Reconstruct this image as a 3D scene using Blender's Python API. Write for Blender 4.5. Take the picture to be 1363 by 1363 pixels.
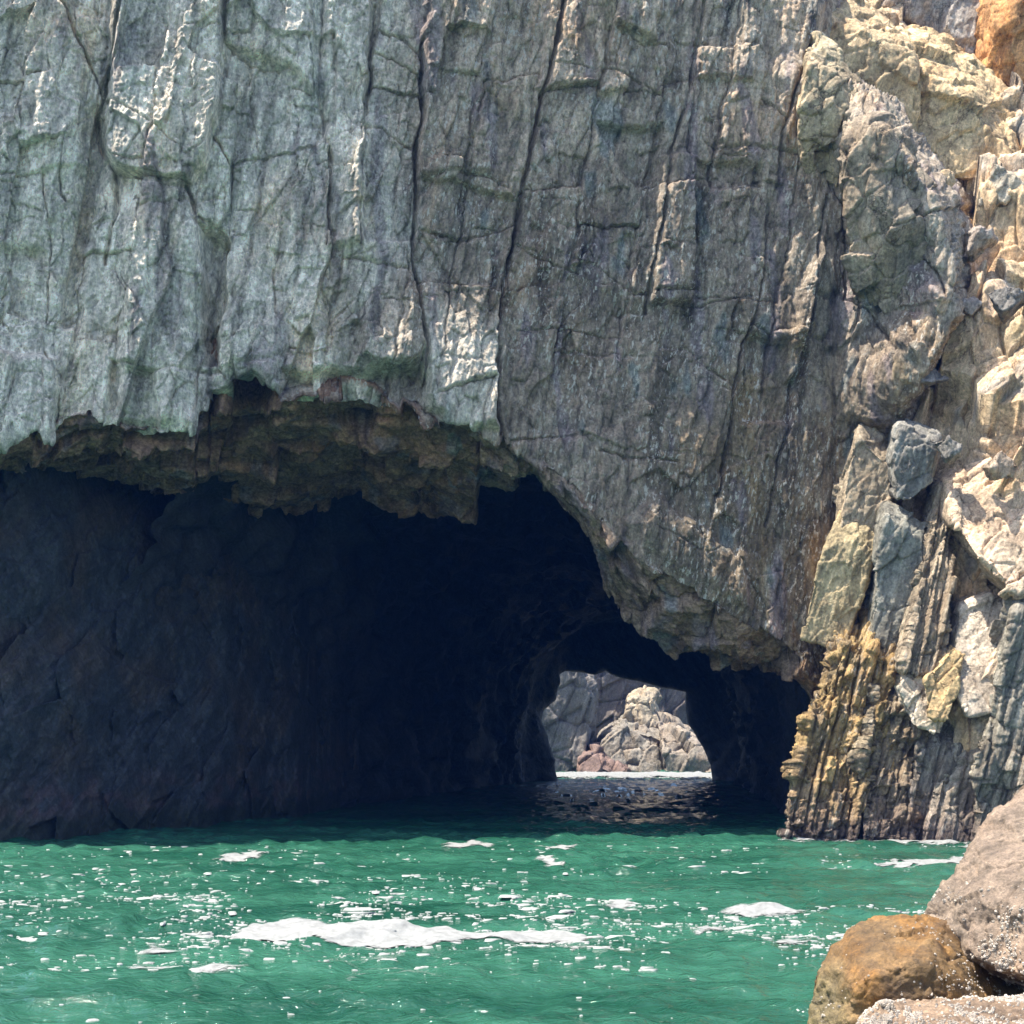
import bpy, bmesh, math, random
import numpy as np

# ------------------------------------------------------------------ camera, sky, sun, exposure
for o in list(bpy.data.objects):
    bpy.data.objects.remove(o)
sc = bpy.context.scene
col = sc.collection
CX, HY, F, CH = 681.5, 985.0, 1872.0, 3.0     # survey constants: optical axis, horizon row, focal length (px), eye height (m)
cam_d = bpy.data.cameras.new("camera")
cam_d.sensor_width = 36.0
cam_d.lens = 36.0 * F / 1363.0
cam_d.shift_y = (HY - 681.5) / 1363.0
cam_d.clip_start = 0.1
cam_d.clip_end = 6000
cam = bpy.data.objects.new("camera", cam_d)
cam.location = (0, 0, CH)
cam.rotation_euler = (math.pi / 2, 0, 0)
col.objects.link(cam)
sc.camera = cam

SUN_EL = math.radians(69)
SUN_AZ = np.array([-0.98, -0.19])            # horizontal direction towards the sun
SUN_AZ = SUN_AZ / np.linalg.norm(SUN_AZ)
w = bpy.data.worlds.new("World")
sc.world = w
w.use_nodes = True
nt = w.node_tree
bg = nt.nodes["Background"]
sky = nt.nodes.new("ShaderNodeTexSky")
sky.sky_type = 'NISHITA'
sky.sun_disc = False
sky.sun_elevation = SUN_EL
sky.sun_rotation = math.atan2(SUN_AZ[0], SUN_AZ[1])
sky.air_density = 1.0
sky.dust_density = 1.6
sky.ozone_density = 0.8
bg.inputs[1].default_value = 0.15
nt.links.new(sky.outputs[0], bg.inputs[0])

sl = bpy.data.lights.new("sun", 'SUN')
sl.energy = 4.5
sl.angle = math.radians(0.5)
sl.color = (1.0, 0.93, 0.82)
sun = bpy.data.objects.new("sun", sl)
d = np.array([SUN_AZ[0] * math.cos(SUN_EL), SUN_AZ[1] * math.cos(SUN_EL), math.sin(SUN_EL)])
from mathutils import Vector
sun.rotation_euler = Vector(d).to_track_quat('Z', 'Y').to_euler()
sun.location = (-20, 0, 60)
col.objects.link(sun)

sc.view_settings.view_transform = 'Standard'
sc.view_settings.look = 'None'
sc.view_settings.exposure = 1.3
sc.view_settings.gamma = 1.0
sc.cycles.use_denoising = True
sc.cycles.max_bounces = 6
sc.cycles.diffuse_bounces = 4

rng = np.random.default_rng(7)
random.seed(7)

# ------------------------------------------------------------------ helpers: noise
f32 = np.float32

def smooth(a, b, x):
    t = np.clip((x - a) / (b - a), 0, 1)
    return t * t * (3 - 2 * t)

def lerp(a, b, t):
    return a + (b - a) * t

def _h(ix, iy, iz, seed):
    h = (ix.astype(np.uint32) * np.uint32(0x8da6b343)) ^ (iy.astype(np.uint32) * np.uint32(0xd8163841)) \
        ^ (iz.astype(np.uint32) * np.uint32(0xcb1ab31f)) ^ np.uint32((seed * 0x9E3779B1) & 0xffffffff)
    h ^= h >> np.uint32(15)
    h *= np.uint32(0x2c1b3c6d)
    h ^= h >> np.uint32(12)
    h *= np.uint32(0x297a2d39)
    h ^= h >> np.uint32(15)
    return h

def h01(ix, iy, iz, seed):
    return (_h(ix, iy, iz, seed) & np.uint32(0xffff)).astype(f32) / f32(65535)

def perlin(x, y, z, seed=0):
    x = np.asarray(x, f32); y = np.asarray(y, f32); z = np.asarray(z, f32)
    x, y, z = np.broadcast_arrays(x, y, z)
    x0 = np.floor(x); y0 = np.floor(y); z0 = np.floor(z)
    fx = x - x0; fy = y - y0; fz = z - z0
    ix = x0.astype(np.int32); iy = y0.astype(np.int32); iz = z0.astype(np.int32)
    u = fx * fx * fx * (fx * (fx * 6 - 15) + 10)
    v = fy * fy * fy * (fy * (fy * 6 - 15) + 10)
    t = fz * fz * fz * (fz * (fz * 6 - 15) + 10)
    def g(dx, dy, dz):
        h = _h(ix + dx, iy + dy, iz + dz, seed)
        a = (h & np.uint32(1023)).astype(f32) / f32(511.5) - 1
        b = ((h >> np.uint32(10)) & np.uint32(1023)).astype(f32) / f32(511.5) - 1
        c = ((h >> np.uint32(20)) & np.uint32(1023)).astype(f32) / f32(511.5) - 1
        return a * (fx - dx) + b * (fy - dy) + c * (fz - dz)
    x00 = lerp(g(0, 0, 0), g(1, 0, 0), u); x10 = lerp(g(0, 1, 0), g(1, 1, 0), u)
    x01 = lerp(g(0, 0, 1), g(1, 0, 1), u); x11 = lerp(g(0, 1, 1), g(1, 1, 1), u)
    return lerp(lerp(x00, x10, v), lerp(x01, x11, v), t)

def fbm(x, y, z, oct=4, seed=0, gain=0.5, ridged=False):
    s = 0; a = 1.0; k = 1.0
    for i in range(oct):
        n = perlin(x * k + i * 17.3, y * k - i * 9.1, z * k + i * 5.7, seed + i)
        if ridged:
            n = 0.5 - np.abs(n) * 1.6
        s = s + a * n
        a *= gain; k *= 2.03
    return s

def facets(x, y, z, seed=0):
    """Worley cells, each a tilted plane: broken-rock facets. Returns displacement and distance between the two nearest cells."""
    x = np.asarray(x, f32); y = np.asarray(y, f32); z = np.asarray(z, f32)
    ix = np.floor(x).astype(np.int32); iy = np.floor(y).astype(np.int32); iz = np.floor(z).astype(np.int32)
    best = np.full(x.shape, 1e9, f32); second = np.full(x.shape, 1e9, f32)
    val = np.zeros(x.shape, f32)
    for dx in (-1, 0, 1):
        for dy in (-1, 0, 1):
            for dz in (-1, 0, 1):
                a, b, c = ix + dx, iy + dy, iz + dz
                h = _h(a, b, c, seed)
                px = a + (h & np.uint32(1023)).astype(f32) / 1023
                py = b + ((h >> np.uint32(10)) & np.uint32(1023)).astype(f32) / 1023
                pz = c + ((h >> np.uint32(20)) & np.uint32(1023)).astype(f32) / 1023
                ex, ey, ez = x - px, y - py, z - pz
                dd = ex * ex + ey * ey + ez * ez
                h2 = _h(a, b, c, seed + 91)
                v = ((h2 & np.uint32(1023)).astype(f32) / 511.5 - 1) * ex + (((h2 >> np.uint32(10)) & np.uint32(1023)).astype(f32) / 511.5 - 1) * ey \
                    + ((((h2 >> np.uint32(20)) & np.uint32(1023)).astype(f32) / 511.5 - 1)) * ez \
                    + (h01(a, b, c, seed + 5) - 0.5) * 0.8
                m = dd < best
                second = np.where(m, best, np.minimum(second, dd))
                val = np.where(m, v, val)
                best = np.where(m, dd, best)
    return val, np.sqrt(second) - np.sqrt(best)

def seg_dist(px, py, pts):
    dmin = np.full(px.shape, 1e9, f32)
    for (x0, y0), (x1, y1) in zip(pts[:-1], pts[1:]):
        vx, vy = x1 - x0, y1 - y0
        t = np.clip(((px - x0) * vx + (py - y0) * vy) / (vx * vx + vy * vy + 1e-9), 0, 1)
        dmin = np.minimum(dmin, np.hypot(px - x0 - t * vx, py - y0 - t * vy))
    return dmin

def poly_sdf(px, py, pts):
    """positive inside"""
    dd = seg_dist(px, py, pts + [pts[0]])
    ins = np.zeros(px.shape, bool)
    n = len(pts)
    for i in range(n):
        x0, y0 = pts[i]; x1, y1 = pts[(i + 1) % n]
        if y0 == y1:
            continue
        c = (y0 > py) != (y1 > py)
        ins ^= c & (px < (x1 - x0) * (py - y0) / (y1 - y0) + x0)
    return np.where(ins, dd, -dd)

def W(px, py, Y):
    """point of the place seen in direction (px, py) at distance Y"""
    return (px - CX) / F * Y, Y, CH + (HY - py) / F * Y

# ------------------------------------------------------------------ helpers: objects
def link(name, me, mat=None, parent=None):
    o = bpy.data.objects.new(name, me)
    col.objects.link(o)
    if mat is not None:
        me.materials.append(mat)
    if parent is not None:
        o.parent = parent
    return o

def tag(o, label=None, cat=None, group=None, kind=None):
    for k, v in (("label", label), ("category", cat), ("group", group), ("kind", kind)):
        if v:
            o[k] = v
    return o

def empty(name, loc=(0, 0, 0)):
    o = bpy.data.objects.new(name, None)
    o.location = loc
    col.objects.link(o)
    return o

def set_mesh(me, V, quads, C=None, shade=True):
    nq, k = quads.shape
    me.vertices.add(len(V))
    me.vertices.foreach_set("co", np.ascontiguousarray(V, f32).ravel())
    me.loops.add(nq * k)
    me.loops.foreach_set("vertex_index", np.ascontiguousarray(quads, np.int32).ravel())
    me.polygons.add(nq)
    me.polygons.foreach_set("loop_start", np.arange(0, nq * k, k, dtype=np.int32))
    me.update(calc_edges=True)
    me.polygons.foreach_set("use_smooth", np.full(nq, shade))
    if C is not None:
        set_color(me, C)
    me.validate()
    return me

def set_color(me, C):
    at = me.color_attributes.new("albedo", 'FLOAT_COLOR', 'POINT')
    c4 = np.ones((len(C), 4), f32)
    c4[:, :3] = C
    at.data.foreach_set("color", c4.ravel())

def grid_quads(nr, nc, flip=False):
    i = np.arange(nr * nc).reshape(nr, nc)
    a, b, c, d_ = i[:-1, :-1].ravel(), i[:-1, 1:].ravel(), i[1:, 1:].ravel(), i[1:, :-1].ravel()
    return np.stack([a, d_, c, b] if flip else [a, b, c, d_], 1)

def grid_normals(P):
    du = np.gradient(P, axis=1); dv = np.gradient(P, axis=0)
    n = np.cross(dv, du)
    n /= np.linalg.norm(n, axis=2, keepdims=True) + 1e-9
    return n

def box_blur(a, r, axis):
    k = 2 * r + 1
    pad = [(0, 0)] * a.ndim
    pad[axis] = (r + 1, r)
    c = np.cumsum(np.pad(a, pad, mode='edge').astype(np.float64), axis=axis)
    n = a.shape[axis]
    s1 = [slice(None)] * a.ndim; s0 = [slice(None)] * a.ndim
    s1[axis] = slice(k, k + n); s0[axis] = slice(0, n)
    return ((c[tuple(s1)] - c[tuple(s0)]) / k).astype(f32)

# ------------------------------------------------------------------ materials
def rock_material(name, lean=-0.15, streak=0.35, fleck=0.0, fleck_col=(0.62, 0.55, 0.45), bump=0.5, contrast=0.55, rough=0.85, spec=0.3, crack=0.6, cscale=1.3, grain=None):
    m = bpy.data.materials.new(name)
    m.use_nodes = True
    nt = m.node_tree
    N, L = nt.nodes, nt.links
    b = N["Principled BSDF"]
    b.inputs["Roughness"].default_value = rough
    b.inputs["Specular IOR Level"].default_value = spec
    at = N.new("ShaderNodeAttribute"); at.attribute_name = "albedo"
    tc = N.new("ShaderNodeTexCoord")
    # coordinates sheared along the bedding and stretched along it
    sep = N.new("ShaderNodeSeparateXYZ"); L.new(tc.outputs["Object"], sep.inputs[0])
    mul = N.new("ShaderNodeMath"); mul.operation = 'MULTIPLY_ADD'
    L.new(sep.outputs[2], mul.inputs[0]); mul.inputs[1].default_value = lean; L.new(sep.outputs[0], mul.inputs[2])
    zs = N.new("ShaderNodeMath"); zs.operation = 'MULTIPLY'; L.new(sep.outputs[2], zs.inputs[0]); zs.inputs[1].default_value = streak
    cmb = N.new("ShaderNodeCombineXYZ"); L.new(mul.outputs[0], cmb.inputs[0]); L.new(sep.outputs[1], cmb.inputs[1]); L.new(zs.outputs[0], cmb.inputs[2])

    def noise(scale, det, vec, rgh=0.6, dist=0.0):
        n = N.new("ShaderNodeTexNoise"); n.inputs["Scale"].default_value = scale; n.inputs["Detail"].default_value = det
        n.inputs["Roughness"].default_value = rgh; n.inputs["Distortion"].default_value = dist
        L.new(vec, n.inputs["Vector"]); return n
    def ramp(src, p0, p1, c0, c1):
        r = N.new("ShaderNodeMapRange"); r.inputs[1].default_value = p0; r.inputs[2].default_value = p1
        r.inputs[3].default_value = c0; r.inputs[4].default_value = c1; L.new(src, r.inputs[0]); return r
    def mixc(fac, a, bcol, mode='MIX'):
        x = N.new("ShaderNodeMix"); x.data_type = 'RGBA'; x.blend_type = mode
        if isinstance(fac, float): x.inputs[0].default_value = fac
        else: L.new(fac, x.inputs[0])
        for s, v in ((6, a), (7, bcol)):
            if isinstance(v, tuple): x.inputs[s].default_value = (*v, 1)
            else: L.new(v, x.inputs[s])
        return x.outputs[2]
    n1 = noise(1.6, 9, cmb.outputs[0], 0.68, 0.4)
    n2 = noise(7.0, 8, cmb.outputs[0], 0.72)
    n3 = noise(11.0 if grain is None else grain, 5, tc.outputs["Object"], 0.75)
    v1 = ramp(n1.outputs[0], 0.33, 0.68, 1 - contrast, 1 + contrast)
    v2 = ramp(n2.outputs[0], 0.33, 0.67, 1 - contrast * 0.9, 1 + contrast * 0.9)
    mm = N.new("ShaderNodeMath"); mm.operation = 'MULTIPLY'; L.new(v1.outputs[0], mm.inputs[0]); L.new(v2.outputs[0], mm.inputs[1])
    v3 = ramp(n3.outputs[0], 0.34, 0.66, 0.62, 1.38)
    mm2 = N.new("ShaderNodeMath"); mm2.operation = 'MULTIPLY'; L.new(mm.outputs[0], mm2.inputs[0]); L.new(v3.outputs[0], mm2.inputs[1])
    val = N.new("ShaderNodeCombineColor")
    for i in range(3): L.new(mm2.outputs[0], val.inputs[i])
    c = mixc(1.0, at.outputs["Color"], val.outputs[0], 'MULTIPLY')
    # slow hue drift: rust against blue grey
    n4 = noise(0.55, 5, cmb.outputs[0], 0.6, 0.6)
    h1 = ramp(n4.outputs[0], 0.52, 0.72, 0, 0.55)
    warm = mixc(1.0, c, (1.22, 0.97, 0.72), 'MULTIPLY')
    c = mixc(h1.outputs[0], c, warm)
    h2 = ramp(n4.outputs[0], 0.45, 0.28, 0, 0.6)
    cool = mixc(1.0, c, (0.90, 1.0, 1.0), 'MULTIPLY')
    c = mixc(h2.outputs[0], c, cool)
    # pale lichen / mineral flecks in their own zones
    if fleck > 0:
        n5 = noise(9.0, 6, cmb.outputs[0], 0.65, 0.3)
        n6 = noise(0.8, 3, cmb.outputs[0], 0.5)
        fz = ramp(n6.outputs[0], 0.38, 0.55, 0, fleck)
        fl = ramp(n5.outputs[0], 0.555, 0.61, 0, 1)
        fm = N.new("ShaderNodeMath"); fm.operation = 'MULTIPLY'; L.new(fz.outputs[0], fm.inputs[0]); L.new(fl.outputs[0], fm.inputs[1])
        c = mixc(fm.outputs[0], c, fleck_col)
    # hairline cracks, darker than the rock
    wn = noise(1.5, 4, tc.outputs["Object"], 0.6)
    wv = N.new("ShaderNodeVectorMath"); wv.operation = 'MULTIPLY_ADD'
    L.new(wn.outputs["Color"], wv.inputs[0]); wv.inputs[1].default_value = (1.3, 1.3, 1.3); L.new(cmb.outputs[0], wv.inputs[2])
    cr = []
    for s in (cscale, cscale * 3.1):
        vo = N.new("ShaderNodeTexVoronoi"); vo.feature = 'DISTANCE_TO_EDGE'; vo.inputs["Scale"].default_value = s
        L.new(wv.outputs[0], vo.inputs["Vector"])
        cr.append(ramp(vo.outputs["Distance"], 0.0, 0.022, 0.0, 1.0).outputs[0])
    cm = N.new("ShaderNodeMath"); cm.operation = 'MULTIPLY'; L.new(cr[0], cm.inputs[0])
    cr2 = ramp(cr[1], 0, 1, 0.55, 1.0); L.new(cr2.outputs[0], cm.inputs[1])
    cz = ramp(noise(0.9, 3, tc.outputs["Object"]).outputs[0], 0.42, 0.58, crack, 0.1)
    cf = N.new("ShaderNodeMath"); cf.operation = 'SUBTRACT'; cf.inputs[0].default_value = 1; L.new(cm.outputs[0], cf.inputs[1])
    cg = N.new("ShaderNodeMath"); cg.operation = 'MULTIPLY'; L.new(cf.outputs[0], cg.inputs[0]); L.new(cz.outputs[0], cg.inputs[1])
    dark = mixc(1.0, c, (0.25, 0.23, 0.22), 'MULTIPLY')
    c = mixc(cg.outputs[0], c, dark)
    L.new(c, b.inputs["Base Color"])
    # relief
    hs = N.new("ShaderNodeMath"); hs.operation = 'MULTIPLY_ADD'; L.new(n2.outputs[0], hs.inputs[0]); hs.inputs[1].default_value = 0.5
    h3 = N.new("ShaderNodeMath"); h3.operation = 'MULTIPLY'; L.new(n1.outputs[0], h3.inputs[0]); h3.inputs[1].default_value = 1.0
    L.new(h3.outputs[0], hs.inputs[2])
    hs2 = N.new("ShaderNodeMath"); hs2.operation = 'MULTIPLY_ADD'; L.new(n3.outputs[0], hs2.inputs[0]); hs2.inputs[1].default_value = 0.30; L.new(hs.outputs[0], hs2.inputs[2])
    hs3 = N.new("ShaderNodeMath"); hs3.operation = 'MULTIPLY_ADD'; L.new(cg.outputs[0], hs3.inputs[0]); hs3.inputs[1].default_value = -0.25; L.new(hs2.outputs[0], hs3.inputs[2])
    bp = N.new("ShaderNodeBump"); bp.inputs["Strength"].default_value = bump; bp.inputs["Distance"].default_value = 0.25
    L.new(hs3.outputs[0], bp.inputs["Height"]); L.new(bp.outputs[0], b.inputs["Normal"])
    return m

M_cliff = rock_material("cliff_rock", fleck=1.0, bump=0.85, contrast=0.5, crack=0.4, cscale=0.8, streak=0.42)
M_roof = rock_material("soffit_rock", lean=0.1, streak=1.3, bump=0.6, contrast=0.5, crack=0.5, cscale=0.9)
M_cave = rock_material("shade_dark_cave_rock", lean=0.6, bump=0.5, rough=0.75, contrast=0.4)  # worn by cave parts whose dark albedo imitates the shade inside
M_sunny = rock_material("sunlit_rock", lean=-0.25, streak=0.45, bump=0.6, contrast=0.42, crack=0.8, cscale=0.8)
M_column = rock_material("barnacled_rock", lean=-0.3, streak=0.16, bump=0.9, contrast=0.55, crack=0.6, cscale=1.4, fleck=0.6)
M_boulder = rock_material("boulder_rock", lean=0.0, streak=1.0, bump=0.42, contrast=0.48, crack=0.55, rough=0.62, spec=0.4, cscale=0.7, grain=34.0)
M_far = rock_material("far_rock", lean=-0.2, streak=0.4, bump=0.4, contrast=0.3, crack=0.4, cscale=0.7)

def plain(name, colr, rough, spec=0.3):
    m = bpy.data.materials.new(name); m.use_nodes = True
    nt = m.node_tree; N, L = nt.nodes, nt.links
    b = N["Principled BSDF"]; b.inputs["Roughness"].default_value = rough; b.inputs["Specular IOR Level"].default_value = spec
    n = N.new("ShaderNodeTexNoise"); n.inputs["Scale"].default_value = 9; n.inputs["Detail"].default_value = 5
    tc = N.new("ShaderNodeTexCoord"); L.new(tc.outputs["Object"], n.inputs["Vector"])
    r = N.new("ShaderNodeValToRGB")
    r.color_ramp.elements[0].position = 0.3; r.color_ramp.elements[1].position = 0.7
    r.color_ramp.elements[0].color = (*[c * 0.75 for c in colr], 1); r.color_ramp.elements[1].color = (*[min(1, c * 1.15) for c in colr], 1)
    L.new(n.outputs[0], r.inputs[0]); L.new(r.outputs[0], b.inputs["Base Color"])
    bp = N.new("ShaderNodeBump"); bp.inputs["Strength"].default_value = 0.4; bp.inputs["Distance"].default_value = 0.02
    n2 = N.new("ShaderNodeTexNoise"); n2.inputs["Scale"].default_value = 40; n2.inputs["Detail"].default_value = 5; L.new(tc.outputs["Object"], n2.inputs["Vector"])
    L.new(n2.outputs[0], bp.inputs["Height"]); L.new(bp.outputs[0], b.inputs["Normal"])
    return m

M_foam = plain("sea_foam", (0.30, 0.305, 0.29), 0.8)
M_lace = plain("lacy_sea_foam", (0.235, 0.24, 0.23), 0.8)
def lace(m):
    nt = m.node_tree; N, L = nt.nodes, nt.links
    at = N.new("ShaderNodeAttribute"); at.attribute_name = "albedo"
    tc = N.new("ShaderNodeTexCoord")
    mp = N.new("ShaderNodeMapping"); mp.inputs["Scale"].default_value = (0.6, 1.3, 1.0); L.new(tc.outputs["Object"], mp.inputs[0])
    n = N.new("ShaderNodeTexNoise"); n.inputs["Scale"].default_value = 5.5; n.inputs["Detail"].default_value = 7; n.inputs["Roughness"].default_value = 0.68; n.inputs["Distortion"].default_value = 0.6
    L.new(mp.outputs[0], n.inputs["Vector"])
    a = N.new("ShaderNodeMath"); a.operation = 'MULTIPLY_ADD'; a.inputs[1].default_value = 1.15; L.new(at.outputs["Fac"], a.inputs[0])
    b_ = N.new("ShaderNodeMath"); b_.operation = 'MULTIPLY_ADD'; b_.inputs[1].default_value = 2.6; b_.inputs[2].default_value = -1.3; L.new(n.outputs[0], b_.inputs[0])
    L.new(b_.outputs[0], a.inputs[2])
    r = N.new("ShaderNodeMapRange"); r.inputs[1].default_value = 0.25; r.inputs[2].default_value = 0.75; L.new(a.outputs[0], r.inputs[0])
    t = N.new("ShaderNodeBsdfTransparent"); x = N.new("ShaderNodeMixShader")
    out = [q for q in N if q.type == 'OUTPUT_MATERIAL'][0]
    L.new(r.outputs[0], x.inputs[0]); L.new(t.outputs[0], x.inputs[1]); L.new(N["Principled BSDF"].outputs[0], x.inputs[2]); L.new(x.outputs[0], out.inputs["Surface"])
lace(M_lace)
M_barn = plain("barnacle_shell", (0.46, 0.40, 0.33), 0.8)

def water_material():
    m = bpy.data.materials.new("green_sea_water"); m.use_nodes = True
    nt = m.node_tree; N, L = nt.nodes, nt.links
    b = N["Principled BSDF"]
    b.inputs["Roughness"].default_value = 0.045
    b.inputs["IOR"].default_value = 1.33
    tc = N.new("ShaderNodeTexCoord")
    mp = N.new("ShaderNodeMapping"); mp.inputs["Scale"].default_value = (0.35, 1.0, 1.0); L.new(tc.outputs["Object"], mp.inputs[0])
    n = N.new("ShaderNodeTexNoise"); n.inputs["Scale"].default_value = 0.35; n.inputs["Detail"].default_value = 6; L.new(mp.outputs[0], n.inputs["Vector"])
    n9 = N.new("ShaderNodeTexNoise"); n9.inputs["Scale"].default_value = 2.2; n9.inputs["Detail"].default_value = 4; L.new(mp.outputs[0], n9.inputs["Vector"])
    av = N.new("ShaderNodeMath"); av.operation = 'MULTIPLY_ADD'; av.inputs[1].default_value = 0.45; av.inputs[2].default_value = -0.225; L.new(n9.outputs[0], av.inputs[0])
    ad = N.new("ShaderNodeMath"); ad.operation = 'ADD'; L.new(n.outputs[0], ad.inputs[0]); L.new(av.outputs[0], ad.inputs[1])
    r = N.new("ShaderNodeValToRGB")
    e = r.color_ramp.elements
    e[0].position = 0.32; e[0].color = (0.008, 0.050, 0.030, 1)
    e[1].position = 0.70; e[1].color = (0.029, 0.112, 0.070, 1)
    L.new(ad.outputs[0], r.inputs[0]); L.new(r.outputs[0], b.inputs["Base Color"])
    mp2 = N.new("ShaderNodeMapping"); mp2.inputs["Scale"].default_value = (0.6, 1.0, 1.0); L.new(tc.outputs["Object"], mp2.inputs[0])
    a1 = N.new("ShaderNodeTexNoise"); a1.inputs["Scale"].default_value = 2.6; a1.inputs["Detail"].default_value = 5; a1.inputs["Roughness"].default_value = 0.55; a1.inputs["Distortion"].default_value = 0.5
    L.new(mp2.outputs[0], a1.inputs["Vector"])
    bp = N.new("ShaderNodeBump"); bp.inputs["Strength"].default_value = 0.75; bp.inputs["Distance"].default_value = 0.16
    a2 = N.new("ShaderNodeTexNoise"); a2.inputs["Scale"].default_value = 7.5; a2.inputs["Detail"].default_value = 3; a2.inputs["Distortion"].default_value = 0.8
    L.new(mp2.outputs[0], a2.inputs["Vector"])
    hh = N.new("ShaderNodeMath"); hh.operation = 'MULTIPLY_ADD'; hh.inputs[1].default_value = 0.45; L.new(a2.outputs[0], hh.inputs[0]); L.new(a1.outputs[0], hh.inputs[2])
    L.new(hh.outputs[0], bp.inputs["Height"]); L.new(bp.outputs[0], b.inputs["Normal"])
    return m
M_water = water_material()

# ------------------------------------------------------------------ sea
WV = []
wr = np.random.default_rng(3)
for i in range(80):
    lam = 0.26 * (14 ** wr.random())
    th = math.radians(90 + wr.normal(0, 38))
    k = 2 * math.pi / lam
    WV.append((k * math.cos(th), k * math.sin(th), wr.random() * 6.28, (0.0054 + 0.0036 * math.exp(-((lam - .9) / .6) ** 2)) * lam ** 0.82))

def wave(x, y):
    x = np.asarray(x, f32); y = np.asarray(y, f32)
    h = np.zeros(np.broadcast(x, y).shape, f32)
    xw = x + 0.5 * perlin(x * 0.35, y * 0.35, 0 * x, 5); yw = y + 0.5 * perlin(x * 0.35, y * 0.35, 0 * x + 7, 6)
    for kx, ky, ph, a in WV:
        s = np.sin(kx * xw + ky * yw + ph)
        h += a * (s + 0.45 * (s * s - 0.5))
    h = h * (0.75 + 0.9 * perlin(x * 0.25, y * 0.25, 0 * x + 3, 8))
    h += 0.02 * np.sin(0.9 * y + 0.25 * x + 1.0 + 0.8 * perlin(x * 0.1, y * 0.1, 0 * x, 9))
    return h

xs = np.concatenate([-np.geomspace(420, 21, 12), np.arange(-20, 20.01, 0.045), np.geomspace(21, 420, 12)])
ysf = [11.0]
while ysf[-1] < 52:
    ysf.append(ysf[-1] + max(0.028, 0.00105 * ysf[-1] ** 1.15))
ys = np.concatenate([-np.geomspace(420, 1, 12), [4, 8], ysf, np.linspace(53, 150, 160), np.geomspace(155, 520, 10)])
XX, YY = np.meshgrid(xs, ys)
HH = wave(XX.astype(f32), YY.astype(f32))
fade = smooth(26, 20.5, np.abs(XX)) * smooth(8, 11, YY) * (1 - smooth(150, 156, YY))
HH = HH * fade
V = np.stack([XX, YY, HH], 2).reshape(-1, 3)
water = link("water", set_mesh(bpy.data.meshes.new("water"), V, grid_quads(len(ys), len(xs))), M_water)
tag(water, kind="structure")

# ------------------------------------------------------------------ the cliff face and the roof of the cave mouth
def PI(x, pts):
    p = np.array(pts, float)
    return np.interp(x, p[:, 0], p[:, 1])

LIP1 = [(-200, 590), (0, 583), (40, 578), (68, 580), (80, 562), (100, 556), (118, 552), (150, 565), (165, 575), (190, 580), (215, 574), (240, 572), (260, 576), (264, 548), (276, 541),
        (282, 520), (320, 508), (340, 500), (355, 512), (372, 530), (420, 531), (470, 528), (500, 536), (540, 540), (566, 556), (600, 566), (640, 577), (660, 585), (700, 600), (760, 640),
        (800, 682), (850, 745), (900, 778), (950, 802), (1010, 832), (1070, 872), (1092, 905), (1105, 1000), (1112, 1135), (1500, 1135)]
LIP2 = [(-200, 612), (0, 612), (40, 616), (88, 640), (130, 644), (160, 650), (210, 655), (240, 662), (262, 672), (290, 685), (325, 686), (350, 681), (400, 680), (425, 672), (455, 660), (480, 655),
        (500, 664), (540, 676), (570, 682), (610, 688), (634, 692), (640, 650), (660, 640), (690, 643), (740, 664), (770, 690), (782, 705), (792, 732), (806, 775), (818, 805), (835, 830),
        (860, 850), (900, 866), (925, 884), (945, 892), (985, 893), (1025, 896), (1050, 910), (1072, 935), (1088, 960), (1098, 1040), (1106, 1150), (1500, 1150)]
D12 = [(-200, 2.0), (0, 2.6), (90, 5.0), (160, 6.5), (290, 10.0), (400, 10.5), (480, 10.0), (560, 8.5), (630, 7.0), (645, 5.0), (700, 3.2), (800, 2.6), (1000, 2.6), (1100, 1.5), (1500, 1.5)]
RIDGE = [(-120, 1088), (50, 1086), (95, 1100), (130, 1165), (165, 1180), (200, 1197), (260, 1242), (330, 1264), (420, 1274), (480, 1240), (560, 1205), (640, 1195), (700, 1160), (850, 1125), (1200, 1118)]

def face_Y(px, py):
    Y = np.interp(px, [-200, 0, 300, 660, 900, 1100, 1500], [38.6, 39.8, 41.3, 43.6, 45.2, 46.3, 47.5])
    Y = Y + 0.5 * np.sin(px / 190.0 + 0.6) * smooth(700, 200, px)
    Y = Y + 0.0012 * (300 - py) * smooth(0, 500, px)                # leans back slightly upwards
    rx = np.interp(py, [p[0] for p in RIDGE], [p[1] for p in RIDGE])
    amp = 2.6 * smooth(60, 190, py) * smooth(620, 470, py)
    Y = Y - amp * smooth(-150, 0, px - rx) ** 1.5
    Y = Y + 13 * smooth(0, 130, px - rx) + 1.5 * smooth(0, 14, px - rx)
    return Y

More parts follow.
